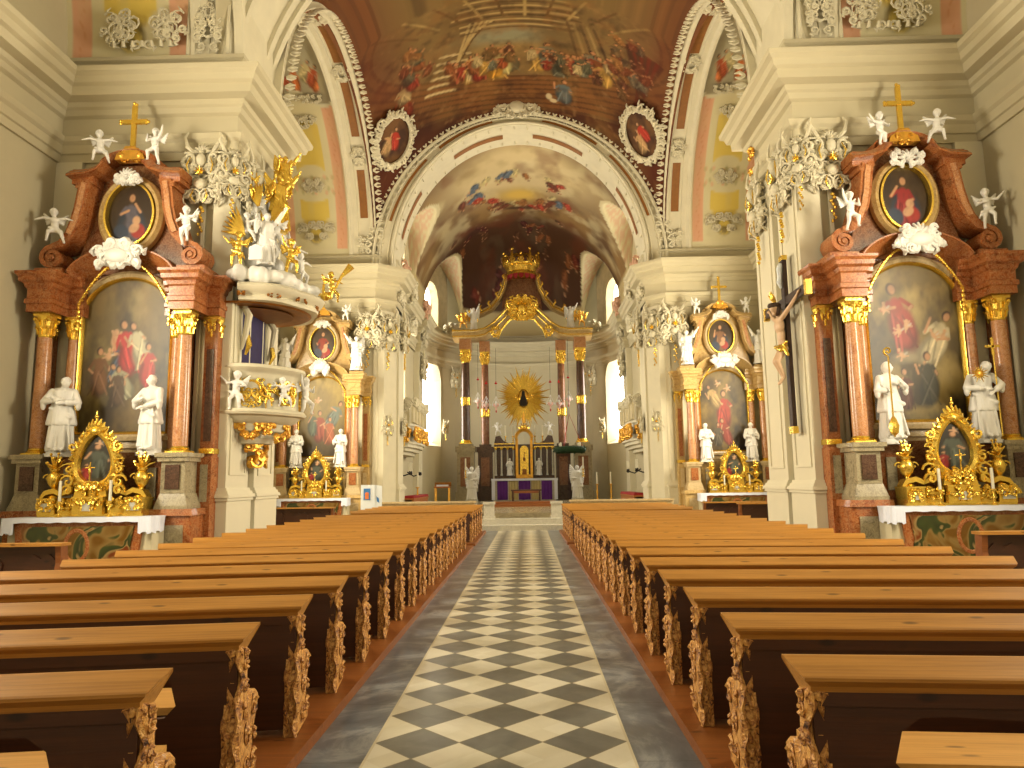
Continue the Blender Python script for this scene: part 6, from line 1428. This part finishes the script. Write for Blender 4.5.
# crown
cr = lambda a, z: 1
mb = MB(); mb.lathe([(.78, 12.85), (.92, 12.9), (.90, 13.05), (.86, 13.1), (.90, 13.4), (1.0, 13.45), (1.02, 13.55), (.9, 13.56), (.85, 13.1), (.7, 12.9)], 0, 0, 28); crn = mb.build('crown', 'gold', t, True)
mb = MB()
for k in range(12):
    a = 2*PI*k/12; d = Vector((math.cos(a), math.sin(a), 0)); b = Vector((0, 0, 13.5))+d*.98; h = .75 if k % 2 == 0 else .45
    mb.tube([b, b+d*.10+Vector((0, 0, h*.6)), b+d*.02+Vector((0, 0, h))], [.09, .07, .05], 6); mb.ell(b+d*.03+Vector((0, 0, h+.08)), (.09,)*3, 7, 5)
    for s in (-1, 1): q = Vector((-d.y, d.x, 0))*s; mb.tube([b, b+q*.16+Vector((0, 0, .2)), b+q*.05+Vector((0, 0, .4))], [.05, .05, .02], 5)
mb.build('crown_points', 'gold', crn, True)
mb = MB()
for k in range(4):
    a = PI/4*k; d = Vector((math.cos(a), math.sin(a), 0)); mb.tube([Vector((0, 0, 13.5))-d*.95, Vector((0, 0, 14.1))-d*.75, Vector((0, 0, 14.25))-d*.3, Vector((0, 0, 14.15)), Vector((0, 0, 14.25))+d*.3, Vector((0, 0, 14.1))+d*.75, Vector((0, 0, 13.5))+d*.95], .05, 6)
mb.build('crown_bows', 'gold', crn, True)
mb = MB()
for k in range(16): a = 2*PI*k/16; mb.prism([(-.14, 12.88), (.14, 12.88), (.12, 12.7), (0, 12.58), (-.12, 12.7)], -.88, -.84); n0 = len(mb.v)-10; M = Matrix.Rotation(a, 4, 'Z'); [mb.v.__setitem__(i, tuple(M @ Vector(mb.v[i]))) for i in range(n0, len(mb.v))]
mb.build('crown_fringe', 'cloth_red', crn)
# sunburst with the small dark picture
t = thing('gilt_glory', (0, 41.2, 6.34), 'large gold sunburst around a small dark devotional image in the apse', 'sunburst'); R = random.Random(77)
mb = MB()
for k in range(72):
    a = 2*PI*k/72; r = R.uniform(1.3, 1.6) if k % 3 else R.uniform(1.65, 1.9); d = Vector((math.cos(a)*.92, 0, math.sin(a)*1.05)); w = .14
    q = Vector((-d.z, 0, d.x))*w; mb.add([d*.4+q+Vector((0, -.05, 0)), d*.4-q+Vector((0, -.05, 0)), d*r+Vector((0, 0, 0)), d*.4+Vector((0, -.12, 0)), d*.4+Vector((0, .05, 0))], [(0, 3, 2), (3, 1, 2), (1, 4, 2), (4, 0, 2), (0, 4, 1, 3)])
mb.build('rays', 'gold', t)
mb = MB(); mb.lathe([(.02, -.1), (.44, -.08), (.52, 0), (.4, .06), (.02, .08)], 0, 0, 30)
for i in range(len(mb.v)): x, y, z = mb.v[i]; mb.v[i] = (x, z, y*1.15)
mb.build('disc', 'gold_old', t, True)
mb = MB(); mb.vsweep(ring(0, -.05, .30, .52, 24), [(-.05, 0), (0, .09), (.05, 0)], -.1, closed=True); rocaille(mb, 1.3, .5, 220, 12, .12, .04); n0 = 0; mb.build('gilt_frame', 'gold', t, True)
mb = MB(); mb.prism([(-.22, -.5), (.22, -.5), (.20, -.15), (.10, .12), (.09, .34), (0, .42), (-.09, .34), (-.10, .12), (-.20, -.15)][::-1], -.16, -.08); mb.ell((0, -.13, .22), (.08, .05, .10)); mb.build('dark_image', 'void_dark', t)
for k in range(10):
    pass
mb = MB(); mb.tube([(0, 0, -1.5), (0, 0, -.5)], .08, 8); mb.build('stem', 'gold_old', t)
# altar retable on the mensa
t = thing('tabernacle_shrine', (0, 40.75, HF+1.22), 'dark wooden shrine of small columns with gilt tabernacle on the high altar table', 'shrine')
mb = MB(); mb.box(-1.68, 1.68, -.15, .5, -1.2, 1.9); mb.box(-1.69, 1.69, -.24, .5, 0, .15); mb.box(-1.69, -.55, -.42, .5, 1.72, 1.95); mb.box(.55, 1.69, -.42, .5, 1.72, 1.95)
for s in (-1, 1): mb.prism([(s*1.69, 1.95), (s*1.6, 2.35), (s*1.35, 2.4), (s*1.15, 2.1), (s*.85, 1.95)][::s], -.35, .3)
mb.build('body', 'marble_dark', t)
for s in (-1, 1):
    for x in (.60, .94, 1.28, 1.60):
        mb = MB(); mb.lathe([(.07, 0), (.07, .06), (.05, .1), (.045, 1.4), (.06, 1.5), (.075, 1.57)], s*x, -.3, 10, .15); sc_o = mb.build('small_column', 'marble_white', t, True); mb = MB(); mb.lathe([(.055, 1.42), (.09, 1.50), (.095, 1.57), (.055, 1.57)], s*x, -.3, 10, .16); mb.build('gilt_capital', 'gold', sc_o, True)
    put_part(f1, 'white_figure', t, (s*.80+s*.02, -.42, .15), 0, .72); put_part(PUT_B, 'white_angel', t, (s*1.45, -.25, 2.72), s*.3, .95)
mb = MB(); mb.box(-.48, .48, -.42, .3, 0, .2); mb.box(-.48, -.34, -.48, .2, .2, 2.2); mb.box(.34, .48, -.48, .2, .2, 2.2); mb.vsweep([(-.5, 2.2)]+arc(0, 2.2, .46, .5, PI, 0, 12)+[(.5, 2.2)], [(-.1, 0), (-.08, .2), (.06, .26), (.1, 0)], -.3); 
rocaille(mb, .8, .4, 230, 8, .5, .04); mb.build('tabernacle_frame', 'gold_old', t, True)
mb = MB(); mb.prism([(-.24, .2), (.24, .2), (.24, 1.55)]+arc(0, 1.55, .24, .26, 0, PI, 8)[1:-1]+[(-.24, 1.55)], -.46, -.3); mb.build('gilt_tabernacle_door', 'gold', t)
mb = MB(); mb.ell((0, -.48, 1.05), (.07, .05, .12)); mb.tube([(0, -.48, 1.2), (0, -.48, 1.45)], .02, 5); mb.box(-.12, .12, -.52, -.44, .2, .5); mb.build('gilt_figure', 'ochre_inlay', t, True)
mb = MB(); shell(mb, 0, 2.75, .35, -.3); mb.ell((0, -.3, 2.85), (.16, .12, .16)); rocaille(mb, .2, .2, 240, 3, .3, .03); mb.build('crest', 'gold', t, True); mb = MB(); [mb.box(s*.55, s*1.69, -.45, -.40, z, z+.05) for s in (-1, 1) for z in (1.72, 1.90)]; mb.build('gilt_fillet', 'gold', t)
# candlesticks on top
big = make_candle('tall white candle on the high altar shrine, leftmost', 'tall candles above the high altar tabernacle', .42)
for k, x in enumerate((-1.05, -.62, .62, 1.05)):
    o = big if k == 0 else dup(big, label='tall white candle on the high altar shrine, %s' % ['', 'left of the crest', 'right of the crest', 'rightmost'][k]); o.location = (x, 40.6, HF+1.22+1.96); o.scale = (1.8, 1.8, 1.5)
# mensa with purple antependium
t = thing('high_altar_table', (0, 39.5, HF), 'high altar table dressed in purple with two beige stripes', 'altar table')
mb = MB(); mb.box(-1.72, 1.72, 0, 1.0, 0, 1.14); mb.build('table_block', 'marble_white', t)
for k, (x0, x1, m) in enumerate(((-1.5, -.92, 'cloth_purple'), (-.86, -.36, 'cloth_beige'), (-.32, .32, 'cloth_purple'), (.36, .86, 'cloth_beige'), (.92, 1.5, 'cloth_purple'))):
    mb = MB(); n = 12; vs = []
    for i in range(n+1): x = x0+(x1-x0)*i/n; y = -.03-.012*math.sin(i*1.7); vs += [(x, y, .05), (x, y+.005, 1.13), (x, .0, .05), (x, .0, 1.13)]
    mb.add(vs, [(4*i, 4*i+4, 4*i+5, 4*i+1) for i in range(n)]+[(4*i+2, 4*i+3, 4*i+7, 4*i+6) for i in range(n)]+[(0, 1, 3, 2), (4*n, 4*n+2, 4*n+3, 4*n+1)]); mb.build('hanging_panel', m, t)
o = MB(); o.box(-1.8, 1.8, -.08, 1.05, 1.15, 1.2); o.box(-1.8, -1.62, -.09, -.05, .05, 1.15); o.box(1.62, 1.8, -.09, -.05, .05, 1.15); o.box(-1.82, 1.82, -.10, -.06, 1.08, 1.2); tag(o.build('altar_cloth', 'cloth_white'), 'white cloth over the purple-fronted high altar table', 'altar cloth').location = (0, 39.5, HF)
mb = MB(); mb.box(-2.6, 2.6, 38.3, 40.3, HF, HF+.14-.14+.001) if False else None
# angels holding candles beside the altar
for s, w in ((-1, 'left'), (1, 'right')):
    me = saint(1.75, 30+s, ((s*0-.16, -.1, .72), (-.17, -.16, .88)) if s < 0 else ((-.18, -.06, .62), (-.04, -.15, .6)), ((.18, -.06, .62), (.04, -.15, .6)) if s < 0 else ((.16, -.1, .72), (.17, -.16, .88)), (-s*.4, -1, -.1), wings=True, w=1.05)
    o = link('angel_statue', me); o.location = (s*2.82, 38.6, HF+.12); tag(o, 'white standing angel statue %s of the purple high altar table' % w, 'statue', 'white angels before the high altar')
    mb = MB(); mb.prism([(.35*math.cos(2*PI*k/8+PI/8)+s*2.82, 38.6+.35*math.sin(2*PI*k/8+PI/8)) for k in range(8)], HF, HF+.13, 'z'); tag(mb.build('statue_plinth', 'marble_white'), 'small round plinth under the white angel %s of the high altar' % w, 'plinth')
    o = dup(big, (s*3.12, 38.25, HF+1.25), label='candle held up by the white angel %s of the high altar' % w, group='candles held by the angels'); o.scale = (1.6, 1.6, 1.5)
    # red hanging lamps
lampp = None
for k, (x, z, lab) in enumerate(((-2.5, 5.95, 'leftmost'), (-2.05, 5.75, 'second from the left'), (-1.5, 5.72, 'third from the left'), (1.5, 5.75, 'fourth from the left'), (1.98, 5.75, 'fifth from the left'), (2.5, 5.98, 'rightmost'))):
    lb = 'hanging glass lamp with red bowl before the high altar columns, %s' % lab
    if lampp is None:
        t = thing('sanctuary_lamp', (0, 0, 0), lb, 'hanging lamp', 'hanging lamps before the high altar'); lampp = t
        mb = MB(); mb.lathe([(.03, -.28), (.07, -.22), (.03, -.15), (.14, -.05), (.17, .05), (.15, .08), (.05, .1)], 0, 0, 12); mb.build('glass_bowl', 'lamp_rose', t, True)
        mb = MB(); 
        for a in (0, PI/2, PI, 3*PI/2): mb.ell((.20*math.cos(a), .20*math.sin(a), .02), (.05, .05, .07), 7, 5); mb.tube([(.2*math.cos(a), .2*math.sin(a), .08), (0, 0, .5)], .01, 4)
        mb.ell((0, 0, .14), (.08, .08, .1), 8, 6); mb.build('side_glasses', 'crystal', t, True)
        mb = MB(); mb.tube([(0, 0, .4), (0, 0, 3.2)], .008, 4); mb.build('chain', 'iron', t)
        mb = MB(); mb.ell((0, 0, 1.22), (.08, .08, .05), 8, 5); mb.ell((0, 0, 1.29), (.03, .03, .07), 6, 5); mb.build('red_finial', 'glass_red', t, True)
        mb = MB(); mb.ell((0, 0, -.34), (.035, .035, .08), 6, 5); mb.build('drop', 'glass_red', t, True)
    else: t = dup(lampp, label=lb)
    t.location = (x, 39.4-.3*abs(abs(x)-2), z)
# Advent wreath hanging on the right
t = thing('hanging_wreath', (2.45, 38.3, 3.18), 'large dark green wreath hung to the right of the high altar', 'wreath'); R = random.Random(9)
mb = MB(); mb.tube([(.72*math.cos(2*PI*k/28), .72*math.sin(2*PI*k/28), 0) for k in range(28)], .16, 9, closed=True)
for k in range(420):
    a = R.uniform(0, 2*PI); b = R.uniform(0, 2*PI); p = Vector(((.72+.15*math.cos(b))*math.cos(a), (.72+.15*math.cos(b))*math.sin(a), .15*math.sin(b))); d = Vector((math.cos(b)*math.cos(a)+R.uniform(-.5, .5), math.cos(b)*math.sin(a)+R.uniform(-.5, .5), math.sin(b)))
    mb.tube([p, p+d*.08], [.016, .004], 3)
mb.build('branches', 'evergreen', t)
for a in (0, 2.1, 4.2): mb = MB(); mb.tube([(.7*math.cos(a), .7*math.sin(a), .1), (0, 0, 1.9)], .012, 4); mb.build('ribbon', 'cloth_red', t)
mb = MB(); mb.tube([(0, 0, 1.9), (0, 0, 6.0)], .01, 4); mb.build('cord', 'iron', t)
for a in (.8, 2.4, 3.9, 5.5): mb = MB(); mb.lathe([(.05, .1), (.05, .36), (.01, .37)], .7*math.cos(a), .7*math.sin(a), 10); mb.build('candle', 'wax', t)
# people's altar and wooden step in the choir
t = thing('choir_table', (.1, 32.5, HF), 'plain dark wooden table standing in the choir before the purple altar', 'table')
mb = MB(); mb.box(-.68, .68, -.35, .35, .62, .68); mb.build('top', 'wood_dark', t)
for sx in (-.6, .6):
    for sy in (-.28, .28): mb = MB(); mb.box(sx-.035, sx+.035, sy-.035, sy+.035, 0, .62); mb.build('leg', 'wood_dark', t)
mb = MB(); mb.box(-.55, .55, -.36, -.32, .52, .62); mb.build('apron', 'wood_orange', t)
mb = MB(); mb.box(-1.35, 1.4, 30.2, 31.4, HF, HF+.10); mb.box(-1.3, 1.35, 30.45, 31.4, HF+.10, HF+.20); tag(mb.build('wooden_step', 'wood_orange'), 'low reddish wooden step in front of the dark choir table', 'step')
# parapet posts at the chancel steps
for s, w in ((-1, 'left'), (1, 'right')):
    mb = MB(); x = s*1.12; mb.box(x-.17, x+.17, 24.0, 24.34, .0, .80); mb.box(x-.20, x+.20, 23.97, 24.37, .80, .88); mb.box(x-.20, x+.20, 23.97, 24.37, .34, .42); tag(mb.build('parapet_post', 'marble_white'), 'square marble post %s of the choir steps' % w, 'post')
    mb = MB(); mb.box(s*1.6, s*5.0, 24.1, 24.24, .50, .86); mb.box(s*1.55, s*5.0, 24.05, 24.29, .86, .92); tag(mb.build('choir_parapet', 'marble_beige'), 'low marble parapet closing the choir on the %s' % w, 'parapet')
    # oratory balcony on the choir wall
    t = thing('oratory_balcony', (s*5.55, 32.2, 0), 'carved white and gold balcony box on the %s choir wall' % w, 'balcony')
    def PB(poly, z0, z1, name, mat, par=None, bev=0):
        m = MB(); m.prism([(s*-a, b) for a, b in poly], z0, z1, 'z'); return m.build(name, mat, par or t)
    base_ = [(0, -2.3), (.75, -2.1), (.95, -1.0), (.95, 1.0), (.75, 2.1), (0, 2.3)]
    sc_ = lambda k: [(a*k, b*(.6+.4*k)) for a, b in base_]
    for k, (f, z0, z1) in enumerate(((.55, 2.75, 2.9), (.75, 2.9, 3.05), (.92, 3.05, 3.2), (1.02, 3.2, 3.28), (.94, 3.28, 3.95), (1.02, 3.95, 4.05))): b_ = PB(sc_(f), z0, z1, 'balcony_body' if k == 4 else 'moulding', 'stucco')
    for k in range(5):
        m = MB(); rocaille(m, .8, .6, 300+k, 8, .1, .035); m.ell((0, -.05, 0), (.14, .07, .14)); M = Matrix.Translation((-s*.93, -1.7+.85*k, 3.62)) @ Matrix.Rotation(-s*PI/2, 4, 'Z'); m.xf(M); m.build('gilt_relief', 'gold_old', t, True)
        m = MB(); m.box(-.36, .36, -.05, 0, -.3, .35); m.vsweep([(-.38, -.32), (.38, -.32), (.38, .35), (-.38, .35)], [(-.04, 0), (0, .08), (.04, 0)], 0, closed=True); m.xf(Matrix.Translation((-s*.85, -1.7+.85*k, 4.42)) @ Matrix.Rotation(-s*PI/2, 4, 'Z')); m.build('lattice_screen', 'stucco_shade', t)
        m = MB(); rocaille(m, .9, .5, 310+k, 8, .16, .045); m.xf(Matrix.Translation((-s*.88, -1.7+.85*k, 4.98)) @ Matrix.Rotation(-s*PI/2, 4, 'Z')); m.build('crest_scroll', 'stucco', t, True)
    m = MB(); rocaille(m, .8, .7, 320, 10, .2, .05); m.xf(Matrix.Translation((-s*.45, -2.28, 3.6))); m.build('end_relief', 'gold_old', t, True)
    m = MB(); m.box(0, -s*.75, -2.15, -2.05, 4.05, 4.8); rocaille(m, .1, .1, 1, 1); m.build('end_screen', 'stucco_shade', t)
    m = MB(); rocaille(m, .8, .6, 322, 10, .2, .045); m.xf(Matrix.Translation((-s*.45, -2.2, 4.85))); m.build('end_crest', 'stucco', t, True)
    # gilt wall brackets on the choir piers
    for k, (loc, rz, sc, lab) in enumerate((((s*4.82, 28.75, 3.75), -s*PI/2, .62, 'inner face of the %s choir pier'), ((s*5.25, 27.62, 3.7), -s*PI/4, .60, 'slanting corner of the %s far pier'), ((s*4.55, 41.2, 4.6), -s*.9, .55, '%s apse wall by the altar'))):
        o = dup(cap0, loc, rz, 'small gilt wall bracket halfway up the '+lab % w, 'gilt wall brackets', (sc, sc, sc))
    # iron wall candelabra
    for k, (y, z) in enumerate(((30.9, 1.95), (33.6, 1.95))):
        t2 = thing('wall_candelabra', (s*5.45, y, z), 'dark iron candle bracket under the %s balcony, %s' % (w, ['nearer', 'farther'][k]), 'candelabra', 'iron candle brackets in the choir')
        m = MB(); m.tube([(0, 0, .1), (-s*.3, 0, -.1), (-s*.6, 0, 0)], .03, 6); m.tube([(-s*.6, -.3, .12), (-s*.6, -.2, -.05), (-s*.6, .2, -.05), (-s*.6, .3, .12)], .025, 6); m.ell((-s*.6, 0, .0), (.08,)*3); m.build('arm', 'iron', t2, True)
        for yy in (-.3, 0, .3): m = MB(); m.lathe([(.05, .1), (.02, .13), (.022, .14), (.022, .46), (.004, .47)], -s*.6, yy, 8); m.build('candle', 'wax', t2)
    # red cushioned stall along the choir wall
    t2 = thing('choir_bench', (s*4.7, 31.5, HF), 'low choir bench with red cushion along the %s wall' % w, 'bench'); m = MB(); m.box(-.25, .25, -2.2, 2.2, .36, .42); m.box(-.22, -.16, -2.1, 2.1, 0, .36); m.box(.16, .22, -2.1, 2.1, 0, .36); m.build('frame', 'wood_plain', t2); m = MB(); m.box(-.24, .24, -2.15, 2.15, .42, .52, .03, .03); m.build('cushion', 'cloth_red', t2)
# credence table, floor candlestick, poster board
t = thing('credence_table', (-4.15, 36.5, HF), 'small side table with thin gold legs left of the high altar', 'table'); mb = MB(); mb.box(-.4, .4, -.3, .3, .76, .84); mb.build('top', 'wood_plain', t)
for sx in (-.34, .34):
    for sy in (-.24, .24): mb = MB(); mb.tube([(sx, sy, 0), (sx, sy, .76)], .03, 6); mb.build('leg', 'gold_old', t)
mb = MB(); mb.box(-.28, .28, -.2, .2, .84, .93); mb.build('white_runner', 'cloth_white', t); mb = MB(); mb.box(-.42, .42, .24, .3, .84, 1.05); mb.build('back_rail', 'gold_dark', t)
for s, x, y in ((1, 3.7, 36.8), (1, 4.4, 36.8), (-1, -4.6, 31.2)):
    t = thing('floor_candlestick', (x, y, HF), 'tall standing candle %s' % {3.7: 'just right of the right angel statue', 4.4: 'further right near the choir wall', -4.6: 'on the left beneath the balcony'}[x], 'candlestick'); mb = MB(); mb.lathe([(.16, 0), (.17, .04), (.05, .1), (.03, .3), (.05, .45), (.03, .6), (.03, .8), (.09, .84), (.09, .86)], seg=12); mb.build('stand', 'gold_old', t, True); mb = MB(); mb.lathe([(.04, .86), (.04, 1.45), (.005, 1.46)], seg=10); mb.build('candle', 'wax', t, True)
t = thing('poster_board', (-5.05, 24.0, 0), 'white notice board with a small blue and orange picture beside the far left pier', 'notice board', None, .12)
mb = MB(); mb.box(-.33, .12, -.02, .02, .35, 1.50); mb.build('board', 'paper', t); mb = MB(); mb.prism([(.12, .33), (.36, .33), (.36, 1.46), (.12, 1.5)], .0, .04); mb.build('side_leaf', 'paper', t)
mb = MB(); mb.box(-.24, -.02, -.03, -.02, 1.0, 1.38); pc = mb.build('picture', 'paper_blue', t); mb = MB(); mb.box(-.19, -.07, -.036, -.03, 1.03, 1.16); mb.ell((-.13, -.032, 1.2), (.07, .006, .06), 8, 5); mb.build('picture_motif', 'paper_orange', pc); mb = MB(); mb.prism([(.2, .95), (.28, .9), (.26, 1.05), (.18, 1.12)], -.01, .0); mb.build('emblem', 'paper_blue', t)
for x in (-.30, .09): mb = MB(); mb.box(x-.02, x+.02, -.02, .2, 0, .36); mb.build('foot', 'iron', t)
